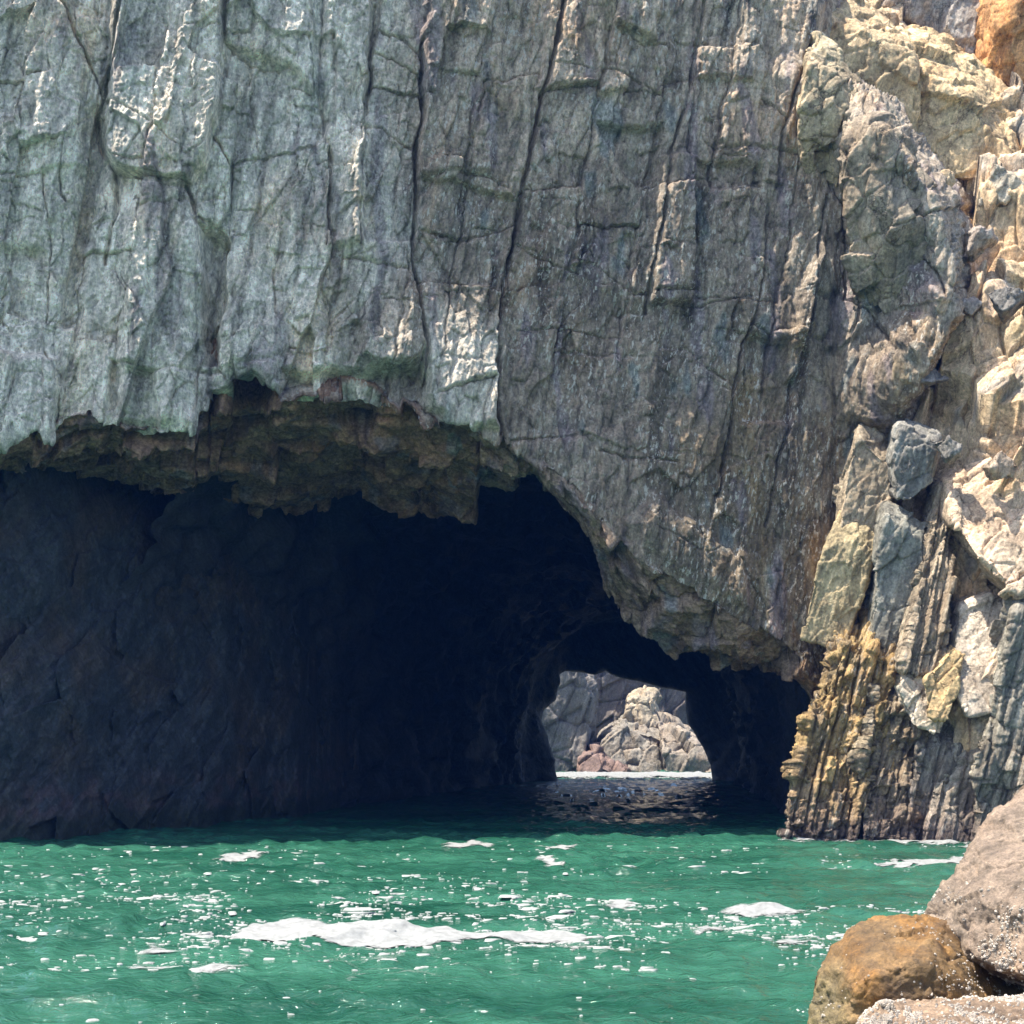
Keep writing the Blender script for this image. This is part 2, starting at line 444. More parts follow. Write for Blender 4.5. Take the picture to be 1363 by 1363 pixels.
CRACKS = [  # (points, width px, depth m)
    ([(72, 0), (85, 15), (105, 60), (122, 92), (138, 126), (150, 142)], 3.0, .45),
    ([(160, 0), (150, 70), (140, 125), (130, 150), (132, 172), (140, 206), (152, 233), (182, 240), (225, 251), (246, 248), (262, 290), (296, 308), (302, 320), (298, 400)], 4.0, .55),
    ([(152, 236), (156, 272), (146, 320), (140, 352)], 3.5, .4),
    ([(118, 150), (85, 190), (78, 230), (86, 270)], 2.2, .2),
    ([(150, 142), (205, 185), (250, 222), (270, 215), (285, 190), (292, 100), (300, 0)], 2.2, .22),
    ([(285, 185), (310, 225), (305, 300), (300, 320)], 2.2, .25),
    ([(565, 55), (563, 80), (565, 150), (556, 200), (556, 250), (551, 320), (552, 360), (560, 420), (567, 470), (566, 525), (580, 565)], 5.0, .8),
    ([(752, 0), (740, 60), (726, 115), (715, 160), (706, 200), (690, 290), (671, 380), (661, 440), (660, 500), (661, 545), (667, 585)], 4.5, .8),
    ([(938, 0), (925, 100), (905, 165), (892, 205), (880, 285), (866, 370), (860, 415)], 4.0, .5),
    ([(925, 110), (918, 200), (925, 215), (922, 320)], 2.2, .25),
    ([(502, 0), (500, 30), (495, 95), (487, 160), (483, 210), (480, 260), (478, 330)], 3.0, .35),
    ([(1092, 0), (1084, 50), (1068, 95), (1050, 150), (1038, 180), (1036, 250), (1020, 300), (1018, 370), (1005, 420), (985, 480), (975, 545), (968, 600), (955, 660)], 3.5, .45),
    ([(1100, 265), (1085, 330), (1078, 380), (1070, 440), (1058, 500), (1052, 560), (1035, 620), (1020, 700)], 3.0, .4),
    ([(505, 38), (535, 52), (566, 76)], 2.5, .3), ([(500, 68), (530, 82), (562, 98)], 2.5, .3), ([(484, 165), (510, 167), (530, 182), (548, 192)], 3, .35),
    ([(552, 373), (610, 376), (640, 384), (668, 388)], 3, .35), ([(689, 325), (725, 345), (772, 361)], 2.6, .3), ([(735, 85), (815, 95), (860, 118), (885, 130)], 2.2, .22),
    ([(812, 35), (850, 60), (890, 64)], 2.2, .25), ([(610, 230), (650, 236), (695, 263)], 2.4, .28), ([(706, 245), (720, 262), (760, 265)], 2.0, .2), ([(818, 208), (835, 235), (850, 243), (872, 238)], 2.4, .28),
    ([(862, 405), (920, 409), (960, 402), (1000, 394)], 2.4, .25), ([(880, 325), (918, 330)], 2.2, .25), ([(690, 440), (760, 436), (830, 448)], 2.2, .2), ([(775, 330), (810, 360), (845, 392)], 2.0, .2),
    ([(940, 190), (965, 205), (1000, 212), (1010, 225)], 2.2, .25), ([(950, 250), (985, 252), (1015, 245)], 2.0, .2), ([(660, 590), (720, 582), (785, 578)], 2.8, .35),
    ([(800, 600), (840, 610), (905, 612)], 2.4, .25), ([(1015, 130), (1045, 160)], 2.6, .3), ([(915, 460), (940, 490), (965, 505)], 2.6, .3),
    ([(870, 700), (940, 735), (965, 725)], 2.0, .15), ([(985, 745), (1010, 790), (1000, 820)], 2.0, .2),
    ([(1130, 290), (1105, 250), (1085, 200), (1062, 180)], 2.5, .3), ([(1200, 290), (1165, 345), (1130, 380)], 2.2, .25), ([(1175, 290), (1215, 330), (1245, 360), (1262, 400)], 2.6, .3),
    ([(1140, 260), (1125, 330), (1120, 400), (1165, 430), (1200, 470)], 2.6, .35), ([(1060, 385), (1130, 405), (1180, 440)], 2.0, .2), ([(1000, 428), (1015, 440), (1075, 470)], 2.6, .3),
    ([(365, 360), (367, 420)], 2.2, .2), ([(430, 380), (440, 430), (470, 400)], 2.2, .2), ([(60, 470), (80, 500), (75, 580)], 2.4, .3), ([(150, 480), (180, 490), (205, 497)], 3.5, .4),
    ([(20, 500), (10, 540)], 2.2, .2), ([(0, 245), (30, 250)], 2.0, .2), ([(55, 230), (70, 330), (60, 430)], 2, .18), ([(430, 0), (425, 120), (440, 220), (435, 330)], 2.4, .22),
    ([(300, 60), (340, 90), (385, 95)], 2.4, .3), ([(390, 120), (420, 130), (410, 40)], 2, .2), ([(340, 0), (330, 100), (345, 210)], 2, .15),
]
BULGES = [  # (polygon, metres towards the viewer, softness px)
    ([(150, -120), (146, 140), (138, 205), (152, 235), (185, 242), (225, 253), (248, 250), (276, 225), (290, 150), (302, -120)], .75, 5),
    ([(178, 247), (246, 254), (266, 300), (270, 360), (256, 440), (258, 570), (160, 560), (172, 420), (160, 330)], .5, 14),
    ([(266, 300), (303, 316), (300, 390), (288, 480), (276, 480), (272, 390)], -.8, 6),
    ([(118, 150), (140, 138), (136, 230), (118, 330), (98, 430), (82, 430), (100, 300), (108, 220)], -.5, 10),
    ([(486, 320), (540, 335), (556, 390), (566, 465), (548, 486), (505, 488), (478, 474)], .5, 7),
    ([(556, 376), (668, 390), (659, 575), (600, 566), (570, 545), (562, 440)], .45, 6),
    ([(380, 495), (480, 492), (560, 492), (572, 550), (540, 548), (372, 540)], -.6, 8),
    ([(278, 522), (335, 497), (374, 532), (330, 545)], -1.6, 4),
    ([(500, -120), (566, -120), (564, 80), (566, 150), (550, 320), (484, 320), (486, 160)], -.25, 4),
    ([(566, -120), (690, -120), (650, 230), (560, 230)], .15, 4), ([(556, 232), (690, 262), (668, 385), (556, 372)], -.25, 3),
    ([(880, 205), (925, 210), (922, 408), (862, 405)], .4, 4), ([(925, 60), (1010, 60), (1000, 110), (930, 105)], .25, 3), ([(930, 215), (1012, 220), (1015, 246), (950, 250)], -.3, 4),
    ([(795, 165), (885, 165), (872, 238), (850, 243), (818, 208)], -.3, 4), ([(775, -120), (880, -120), (872, 60), (812, 36)], .35, 4), ([(668, 390), (760, 360), (860, 410), (850, 560), (790, 576), (668, 588)], -.15, 10),
    ([(1060, 385), (1090, 330), (1078, 420), (1060, 500), (1045, 505)], .5, 6), ([(1000, 440), (1075, 472), (1050, 560), (985, 560)], -.35, 5), ([(1125, 330), (1165, 430), (1215, 470), (1190, 560), (1120, 560)], .3, 8),
    ([(1170, 290), (1262, 400), (1225, 480), (1165, 430), (1130, 380)], .35, 5), ([(0, 470), (75, 480), (70, 590), (-200, 600), (-200, 460)], .35, 8), ([(150, 482), (205, 498), (215, 590), (140, 590)], -.4, 7),
    ([(300, 60), (385, 95), (420, 130), (410, -120), (300, -120)], .35, 5), ([(430, -120), (500, -120), (478, 330), (440, 330)], .3, 6), ([(-200, -120), (72, -120), (118, 95), (60, 330), (-200, 330)], .3, 10),
    ([(870, 660), (985, 745), (1000, 820), (900, 760), (840, 700)], .3, 14), ([(305, 320), (430, 380), (440, 520), (375, 525), (340, 498), (300, 490)], .3, 14),
]

def make_cliff():
    nc, nF, nU = 1180, 620, 190
    pxs = np.linspace(-190, 1440, nc)
    l1 = PI(pxs, LIP1); l2 = PI(pxs, LIP2); d12 = PI(pxs, D12)
    l1s, l2s = l1.copy(), l2.copy()
    lb = [-200.0]
    rl = np.random.default_rng(4)
    while lb[-1] < 1500: lb.append(lb[-1] + rl.uniform(9, 42))
    li = np.searchsorted(np.array(lb), pxs)
    jit = rl.uniform(-5, 5, len(lb) + 2)[li] + rl.uniform(-.25, .25, len(lb) + 2)[li] * (pxs - np.array(lb)[li - 1]) + 2.5 * perlin(pxs / 9, 0 * pxs, 0 * pxs, 41)
    jit = box_blur(jit, 1, 0)
    l1 = l1 + jit * smooth(1105, 1080, pxs)
    l2 = l2 + (8 * perlin(pxs / 24, 0 * pxs, 0 * pxs, 43) + 5 * perlin(pxs / 8, 0 * pxs, 0 * pxs, 44)) * smooth(1105, 1080, pxs)
    t = np.linspace(0, 1, nF)[:, None]
    PY = lerp(np.interp(pxs, [600, 1000], [-100.0, -25.0])[None, :], l1[None, :], t)
    PX = np.broadcast_to(pxs[None, :], PY.shape)
    YF = face_Y(PX, PY)
    X, Y, Z = W(PX, PY, YF)
    face = np.stack([X, Y, Z], 2)
    Ylip = YF[-1]
    s = np.linspace(0, 1, nU)[1:, None]
    x2, y2, z2 = W(pxs, l2, Ylip + d12)
    e1 = face[-1]; e2 = np.stack([x2, y2, z2], 1)
    s2 = s[:, :, None]
    e1s = np.stack(W(pxs, l1s, Ylip), 1); e2s = np.stack(W(pxs, l2s, Ylip + d12), 1)
    under = lerp(e1s[None], e2s[None], s2) + (e1 - e1s)[None] * (1 - s2) ** 8 + (e2 - e2s)[None] * s2 ** 8
    # a hump in the soffit and a rise beyond the second lip
    e3 = e2 + np.stack([0 * x2, 2.5 + 0 * x2, 3.0 + 0 * x2], 1)
    rise = lerp(e2[None], e3[None], np.linspace(0, 1, 25)[1:, None, None])
    # the cliff top, going back over the cave
    top0 = face[0]
    tops = []
    for yy, dz in ((104.5, 2.0), (95, 1.5), (75, 1.0), (62, .7), (54, .4), (50, .2)):
        q = top0.copy(); q[:, 1] = np.maximum(yy, q[:, 1] + 0.5); q[:, 2] += dz; q[:, 0] = q[:, 0] + 0
        tops.append(q)
    tops = np.array(tops)
    P = np.concatenate([tops, face, under, rise], 0)
    nT = len(tops)
    nr = P.shape[0]
    Nn = grid_normals(P.astype(np.float64))
    if Nn[nT + 100, 300, 1] > 0:
        Nn = -Nn
    Nn = box_blur(Nn, 3, 0); Nn = box_blur(Nn, 10, 1)
    un = np.array([0.0, -.62, -.78])
    Nn[nT + nF + 3:] = Nn[nT + nF + 3:] * .15 + un * .85
    Nn = box_blur(Nn, 2, 0)
    Nn /= np.linalg.norm(Nn, axis=2, keepdims=True) + 1e-9
    x, y, z = P[..., 0].astype(f32), P[..., 1].astype(f32), P[..., 2].astype(f32)
    # unrolled coordinates for features
    U = CX + x / y * F
    Vp = HY - (z - CH) / y * F
    Vu = np.concatenate([np.full((nT, nc), -100.0), PY, l1[None] + s * (l2 - l1)[None], np.repeat((l2 + 5)[None], 24, 0)], 0).astype(f32)
    U = np.broadcast_to(pxs[None].astype(f32), Vu.shape)
    is_under = np.zeros((nr, nc), f32); is_under[nT + nF:] = 1
    is_top = np.zeros((nr, nc), f32); is_top[:nT] = 1
    wu = U + 9 * perlin(x * 1.1, y * 1.1, z * 1.1, 11) + 4 * perlin(x * 4, y * 4, z * 4, 12)
    wv = Vu + 9 * perlin(x * 1.1, y * 1.1, z * 1.1, 13) + 4 * perlin(x * 4, y * 4, z * 4, 14)
    D = np.zeros((nr, nc), f32)
    left = smooth(560, 430, U)                                      # massive pale rock on the left, bedded rock on the right
    # bedding: strata, each broken into blocks
    rg = np.random.default_rng(12)
    q = wu + 0.16 * wv
    edge_all = np.ones((nr, nc), f32)
    for lo, hi, a, Lr, seed in ((55, 120, .34, 190, 21), (18, 46, .13, 95, 22)):
        bounds = [-400.0]
        while bounds[-1] < 2000:
            bounds.append(bounds[-1] + rg.uniform(lo, hi))
        B = np.array(bounds, f32)
        qq = q + 7 * perlin(U / 60, Vu / 150, 0 * U, seed + 30)
        idx = np.clip(np.searchsorted(B, qq) - 1, 0, len(B) - 2)
        dq = np.minimum(qq - B[idx], B[idx + 1] - qq)
        rowc = (wv + 0.3 * (qq - B[idx]) * (h01(idx, idx * 0, idx * 0, seed) * 2 - 1) + 300 * h01(idx, idx * 0 + 3, idx * 0, seed)) / (Lr * (0.6 + 0.9 * h01(idx, idx * 0 + 1, idx * 0, seed)))
        row = np.floor(rowc).astype(np.int32)
        fr = rowc - row
        dr = np.minimum(fr, 1 - fr) * Lr
        o = h01(idx, row, idx * 0, seed + 1) - 0.5
        tx = (h01(idx, row, idx * 0 + 1, seed + 2) - 0.5); tz = (h01(idx, row, idx * 0 + 2, seed + 3) - 0.5)
        wd = (B[idx + 1] - B[idx])
        v = o + 1.3 * tx * ((qq - B[idx]) / wd - 0.5) + 1.0 * tz * (fr - 0.5)
        groove = np.exp(-(dq / 2.6) ** 2) * 0.55 * h01(idx, row, idx * 0 + 4, seed) + np.exp(-(dr / 2.2) ** 2) * 0.35 * (h01(idx, row, idx * 0 + 5, seed) > 0.35)
        massive = smooth(430, 560, Vu + 40 * perlin(x * .3, y * .3, z * .3, 17)) * smooth(640, 700, U)
        D += (v - groove) * a * (1 - 0.3 * left) * (1 - 0.95 * is_under) * (1 - .75 * massive)
    # broken facets
    fv, fe = facets((x - 0.15 * z) * (0.6 - .15 * is_under) + .35 * perlin(x * .6, y * .6, z * .6, 16), y * 0.7, z * (0.2 + .5 * is_under), 31)
    D += fv * 0.42 * (0.35 + 0.55 * left) * (1 - is_under)
    fv2, fe2 = facets((x - 0.15 * z) * 1.9 + 0.6 * perlin(x * 1.3, y * 1.3, z * 1.3, 15), y * 2.2, z * (0.6 + 1.2 * is_under), 32)
    D += (fv2 * 0.10 - 0.04 * np.exp(-(fe2 / 0.04) ** 2)) * (1 - .75 * is_under)
    # authored blocks and cracks
    for pts, off, soft in BULGES:
        a = np.array(pts)
        m = (U > a[:, 0].min() - 40) & (U < a[:, 0].max() + 40) & (Vu > a[:, 1].min() - 40) & (Vu < a[:, 1].max() + 40)
        sd = poly_sdf(wu[m], wv[m], pts)
        grow = smooth(a[:, 1].min(), a[:, 1].min() + 170, Vu[m]) if 300 < a[:, 1].min() < 400 and a[:, 0].max() < 700 else 1.0
        D[m] += off * smooth(-soft, soft, sd) * grow
    for pts, wd, dep in CRACKS:
        a = np.array(pts)
        m = (U > a[:, 0].min() - 30) & (U < a[:, 0].max() + 30) & (Vu > a[:, 1].min() - 30) & (Vu < a[:, 1].max() + 30)
        dd = seg_dist(U[m] + 0.6 * (wu - U)[m], Vu[m] + 0.6 * (wv - Vu)[m], pts)
        ww = wd * (0.75 + 0.6 * perlin(x[m] * 1.5, y[m] * 1.5, z[m] * 1.5, 51))
        if abs(pts[-1][0] - pts[0][0]) > abs(pts[-1][1] - pts[0][1]): dep *= .6
        D[m] -= dep * (.75 + .9 * perlin(x[m] * .9, y[m] * .9, z[m] * .9, 52)) * np.exp(-(dd / np.maximum(ww * .72, .9)) ** 2)
    # general roughness: long along the bedding, short across
    xq = x - 0.15 * z
    fv4, fe4 = facets(xq * 3.6, y * 3.6, z * (1.5 + 2 * is_under), 33)
    D += .035 * fv4
    D += 0.11 * fbm(xq * 0.9, y * 0.9, z * 0.25, 4, 61) + (0.06 - .02 * left) * fbm(xq * 5, y * 5, z * 2.2, 4, 62, 0.6)
    D += (0.05 * left + 0.03) * fbm(x * 4, y * 4, z * 3, 4, 63, 0.62, True)
    D += 0.3 * fbm(x * 0.3, y * 0.3, z * 0.2, 2, 64) * left
    ledge = np.maximum(0, perlin(x * 0.25, y * 1.1 + 0.4 * z, z * 0.9, 65))
    u1, ue1 = facets(x * .42 + .5 * perlin(x * .5, y * .5, z * .5, 68), y * .5, z * .5, 66)
    u2, ue2 = facets(x * 1.1, y * 1.2, z * 1.2, 67)
    D += is_under * (.9 * u1 + .28 * u2 + .5 * ledge - .12 * np.exp(-(ue1 / .04) ** 2))
    D *= (1 - is_top)
    P = P + Nn * D[..., None]
    # ---- colour of the rock itself
    pale = np.array([.80, .70, .56], f32); tan = np.array([.50, .385, .275], f32); grey = np.array([.305, .238, .172], f32)
    olive = np.array([.195, .15, .095], f32); brown = np.array([.30, .165, .10], f32)
    nz = fbm(x * 0.35, y * 0.35, z * 0.2, 4, 71)
    wl = smooth(640, 420, U + 130 * nz + 0.1 * Vu)
    C = lerp(grey[None, None], tan[None, None], (smooth(330, 40, Vu + 120 * nz))[..., None])
    C = lerp(C, olive[None, None], (smooth(420, 700, Vu + 90 * nz) * smooth(820, 960, U + 60 * nz))[..., None] * .85)
    C = lerp(C, pale[None, None], wl[..., None])
    sd = poly_sdf(wu, wv, [(556, 376), (668, 390), (659, 580), (600, 570), (570, 545), (562, 440)])
    C = lerp(C, pale[None, None], (smooth(-10, 10, sd) * .7 * smooth(370, 470, Vu + 60 * nz))[..., None])
    C = lerp(C, np.array([.46, .38, .29], f32)[None, None], (smooth(1040, 1150, U) * smooth(520, 330, Vu) * .75)[..., None])
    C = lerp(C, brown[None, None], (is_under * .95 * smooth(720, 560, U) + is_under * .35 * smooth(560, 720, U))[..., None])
    # thin blue-grey and ochre seams
    sb = fbm(x * 0.9, y * 0.9, z * 0.35, 3, 72)
    C = lerp(C, np.array([.19, .22, .21], f32)[None, None], (smooth(.28, .42, sb) * .6 * smooth(480, 620, U))[..., None])
    so = fbm(x * 0.8, y * 0.8, z * 0.3, 3, 73)
    C = lerp(C, np.array([.30, .21, .10], f32)[None, None], (smooth(.15, .4, so) * .55 * smooth(880, 1000, U) * smooth(380, 520, Vu))[..., None])
    purple = fbm(x * 1.1, y * 1.1, z * 0.25, 3, 74)
    C = lerp(C, np.array([.24, .19, .20], f32)[None, None], (smooth(.18, .4, purple) * .6)[..., None])
    # dark seepage stains in the old seams
    st = fbm(xq * 1.6, y * 1.6, z * 0.12, 3, 75)
    C = C * (1 - 0.42 * smooth(.15, .4, st))[..., None]
    return P, C, nT, nF

P, C, nT, nF = make_cliff()
cliff = empty("sea_cliff", (0, 45, 0))
tag(cliff, "towering grey vertically fractured sea cliff with a dark cave hollowed in its foot", "cliff")
def part_grid(name, P, C, mat, parent):
    nr, nc = P.shape[:2]
    V = P.reshape(-1, 3) - np.array(parent.location)
    return link(name, set_mesh(bpy.data.meshes.new(name), V, grid_quads(nr, nc), C.reshape(-1, 3)), mat, parent)
k = nT + nF + 6
part_grid("cliff_face", P[:k], C[:k], M_cliff, cliff)
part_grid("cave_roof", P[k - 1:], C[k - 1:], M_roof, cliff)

# ------------------------------------------------------------------ left wall of the cave, and the passage through to the far side
def make_wall():
    nc, nr = 420, 420
    s = np.linspace(-190, 480, nc)[None]; t = np.linspace(540, 1200, nr)[:, None]
    PX = s + 0 * t; PY = t + 0 * s
    Y = np.interp(PX, [-190, 0, 90, 150, 300, 400, 480], [40.0, 42.6, 44.6, 46.5, 51.5, 57, 66]) + (PY - 850) * -0.0035
    X, Y, Z = W(PX, PY, Y)
    x, y, z = X.astype(f32), Y.astype(f32), Z.astype(f32)
    q = x - 0.55 * z
    D = 1.5 * fbm(q * .5, y * .3, z * .04, 3, 81) + .35 * fbm(q * 1.6, y * .6, z * .25, 4, 82, .55, True)
    fv, fe = facets(q * .7, y * .5, z * .3, 83)
    D += .55 * fv + .1 * fbm(x * 3, y * 3, z * 3, 4, 84)
    P = np.stack([X, Y - D, Z], 2)
    n = fbm(q * .5, y * .5, z * .2, 4, 85)
    C = lerp(np.array([.044, .047, .05], f32)[None, None], np.array([.062, .052, .044], f32)[None, None], smooth(-.1, .35, n)[..., None])  # base darkened and cooled to paint the cave's shade into it
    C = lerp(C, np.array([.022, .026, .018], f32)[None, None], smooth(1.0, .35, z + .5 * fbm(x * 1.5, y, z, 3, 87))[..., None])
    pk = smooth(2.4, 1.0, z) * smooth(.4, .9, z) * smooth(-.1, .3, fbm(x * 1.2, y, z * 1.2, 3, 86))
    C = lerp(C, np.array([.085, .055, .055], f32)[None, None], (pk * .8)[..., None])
    return P, C
P, C = make_wall()
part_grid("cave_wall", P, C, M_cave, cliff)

def make_passage():
    EXIT = [(752, 1052), (740, 1034), (738, 1012), (727, 975), (721, 958), (724, 945), (740, 932), (744, 912), (742, 900), (752, 893), (775, 895), (792, 899), (806, 893), (826, 903), (850, 907), (880, 915), (913, 921),
            (912, 945), (915, 962), (930, 985), (938, 1000), (945, 1018), (948, 1036), (946, 1052)]
    EY = 104.0
    ex = np.array([(W(a, b, EY)[0], W(a, b, EY)[2]) for a, b in EXIT])
    n = 220
    def resample(p, n):
        l = np.r_[0, np.cumsum(np.hypot(*np.diff(p, axis=0).T))]
        u = np.linspace(0, l[-1], n)
        return np.stack([np.interp(u, l, p[:, 0]), np.interp(u, l, p[:, 1])], 1)
    ring_exit = resample(ex, n)
    th = np.linspace(0, math.pi, n)
    depths = np.concatenate([np.arange(47, 60, .25), np.arange(60, 92, .6), np.arange(92, 104, .2), [104.0, 104.2, 104.5, 105, 106]])
    rings = []
    for Y in depths:
        xl = np.interp(Y, [47, 60, 104], [-14.0, -8.4, 1.4]); xr = np.interp(Y, [47, 60, 104], [10.9, 11.6, 17.0]); hh = np.interp(Y, [47, 60, 104], [14.5, 14.0, 11.5])
        c = (xl + xr) / 2; a = (xr - xl) / 2
        e = 0.7
        R = np.stack([c - a * np.sign(np.cos(th)) * np.abs(np.cos(th)) ** e, -1.5 + (hh + 1.5) * np.sin(th) ** e], 1)
        R = resample(R, n)
        k = float(smooth(101.5, 104, Y))
        R2 = R * (1 - k) + ring_exit * k
        if Y > 104:
            g = (Y - 104) / 2.0
            cc = np.array([9.0, 2.0]); R2 = cc + (ring_exit - cc) * (1 + 2.2 * g)
        rings.append(np.stack([R2[:, 0], np.full(n, Y), R2[:, 1]], 1))
    P = np.array(rings)
    Nn = grid_normals(P)
    ctr = P.mean(1, keepdims=True)
    sgn = np.sign(((ctr - P) * Nn).sum(2, keepdims=True)); Nn = Nn * sgn
    x, y, z = [P[..., i].astype(f32) for i in range(3)]
    damp = np.clip(np.abs(y - 104) / 6.0, 0.06, 1)
    D = 1.0 * fbm(x * .3, y * .3, z * .3, 4, 91) + .3 * fbm(x * 1.5, y * 1.5, z * 1.5, 4, 92, .55)
    fv, fe = facets(x * .5, y * .5, z * .5, 93)
    D = (D + .5 * fv) * damp
    D += .16 * fbm(x * 1.6, y * 1.6, z * 1.6, 4, 94, .6)
    P = P + Nn * D[..., None]
    C = np.tile(np.array([.04, .04, .042], f32), (P.shape[0], P.shape[1], 1))  # near-black base colour stands in for the darkness of the passage
    return P, C
P, C = make_passage()
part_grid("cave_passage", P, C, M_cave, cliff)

# ------------------------------------------------------------------ rocks from hulls
def hull_mesh(pts, voxel):
    bm = bmesh.new()
    for p in pts:
        bm.verts.new(p)
    r = bmesh.ops.convex_hull(bm, input=bm.verts[:])
    junk = [g for g in r["geom_interior"] if isinstance(g, bmesh.types.BMVert)] + [v for v in bm.verts if not v.link_faces]
    bmesh.ops.delete(bm, geom=list(set(junk)), context='VERTS')
    bmesh.ops.recalc_face_normals(bm, faces=bm.faces[:])
    me = bpy.data.meshes.new("tmp"); bm.to_mesh(me); bm.free()
    o = bpy.data.objects.new("tmp", me); col.objects.link(o)
    md = o.modifiers.new("r", 'REMESH'); md.mode = 'VOXEL'; md.voxel_size = voxel
    dg = bpy.context.evaluated_depsgraph_get()
    out = bpy.data.meshes.new_from_object(o.evaluated_get(dg))
    bpy.data.objects.remove(o); bpy.data.meshes.remove(me)
    return out

def get_VN(me):
    n = len(me.vertices)
    V = np.empty(n * 3, f32); me.vertices.foreach_get("co", V)
    N = np.empty(n * 3, f32); me.vertices.foreach_get("normal", N)
    return V.reshape(-1, 3), N.reshape(-1, 3)

def hull_rock(name, pts, voxel, mat, colr, label=None, cat="rock", group=None, parent=None, lean=0.25, facet=(.55, .3), facet2=(1.6, .12), stri=(0.0, 1.0), rough=.035, warp=.15, beds=None, seed=1, colfn=None, lump=0.0):
    """pts are world points; the hull is remeshed, broken into facets, striated along the bedding and roughened."""
    me = hull_mesh(pts, voxel)
    V, N = get_VN(me)
    x, y, z = V[:, 0].copy(), V[:, 1].copy(), V[:, 2].copy()
    q = x - lean * z
    wx = warp * perlin(x * .8, y * .8, z * .8, seed + 1); wz = warp * perlin(x * .8 + 9, y * .8, z * .8, seed + 2)
    fv, fe = facets((q + wx) * facet[0], y * facet[0], (z + wz) * facet[0] * .7, seed + 3)
    fv2, fe2 = facets((q + wx) * facet2[0], y * facet2[0], (z + wz) * facet2[0] * .7, seed + 4)
    D = fv * facet[1] + fv2 * facet2[1] - .5 * facet2[1] * np.exp(-(fe2 / .05) ** 2)
    D += rough * fbm(x * 3, y * 3, z * 3, 4, seed + 5, .6)
    fv3, fe3 = facets((q + wx) * 4.2, y * 4.2, z * 3.0, seed + 10)
    D += .02 * fv3
    if beds:
        bw, ba, bl = beds
        r_ = np.random.default_rng(seed + 11)
        bb = [float(q.min()) - 2]
        while bb[-1] < q.max() + 2: bb.append(bb[-1] + r_.uniform(.4, 1.6) * bw)
        B = np.array(bb, f32)
        qq = q + .25 * bw * perlin(x * .7, y * .7, z * .5, seed + 12) + .25 * y * 0
        ii = np.searchsorted(B, qq)
        ro = z / bl * (0.6 + h01(ii, ii * 0, ii * 0, seed + 13)) + 9 * h01(ii, ii * 0 + 1, ii * 0, seed + 13)
        ri = np.floor(ro).astype(np.int32)
        dq = np.minimum(np.abs(qq - B[np.clip(ii, 0, len(B) - 1)]), np.abs(qq - B[np.clip(ii - 1, 0, len(B) - 1)]))
        D += ba * ((h01(ii, ri, ii * 0, seed + 14) - .5) * 1.5 + (h01(ii, ri * 0, ii * 0 + 2, seed + 15) - .5)) - .5 * ba * np.exp(-(dq / (.12 * bw)) ** 2)
    if lump:
        D += lump * fbm(x * .5, y * .5, z * .5, 2, seed + 9)
    if stri[0]:
        D += stri[0] * fbm(q * 3.2 * stri[1], y * 2.2 * stri[1], z * .16, 4, seed + 6, .6, True) + .25 * stri[0] * fbm(x * 7, y * 7, z * 5, 3, seed + 7, .6)
    V2 = V + N * D[:, None]
    me.vertices.foreach_set("co", V2.ravel()); me.update()
    me.polygons.foreach_set("use_smooth", np.ones(len(me.polygons), bool))
    c = np.tile(np.array(colr, f32), (len(V), 1))
    n = fbm(x * .8, y * .8, z * .4, 4, seed + 8)
    c = c * (1 + .5 * n)[:, None]
    if colfn is not None:
        c = colfn(c, x, y, z, N)
    set_color(me, np.clip(c, 0.01, .85))
    base = Vector((float(V2[:, 0].mean()), float(V2[:, 1].mean()), float(max(V2[:, 2].min(), 0))))
    if parent is not None:
        base = parent.location.copy()
    V2 = V2 - np.array(base, f32)
    me.vertices.foreach_set("co", V2.ravel()); me.update()
    me.name = name
    o = link(name, me, mat, parent)
    if parent is None:
        o.location = base
        tag(o, label, cat, group)
    return o

def PP(*a):
    """list of (px, py, Y) -> world points"""
    return [W(*p) for p in a]

def slab(front, Yf, thick, back_shift=(0.0, 0.0), top_back=0.0, bevel=0.0):
    """front: outline (px, py[, dY]) seen at distance Yf; extended backwards by thick metres (top edge pushed back by top_back)."""
    pts = []
    for p in front:
        dY = p[2] if len(p) > 2 else 0
        X, Y, Z = W(p[0], p[1], Yf + dY)
        pts.append((X, Y, Z))
        pts.append((X + back_shift[0], Y + thick, Z + back_shift[1]))
    return pts

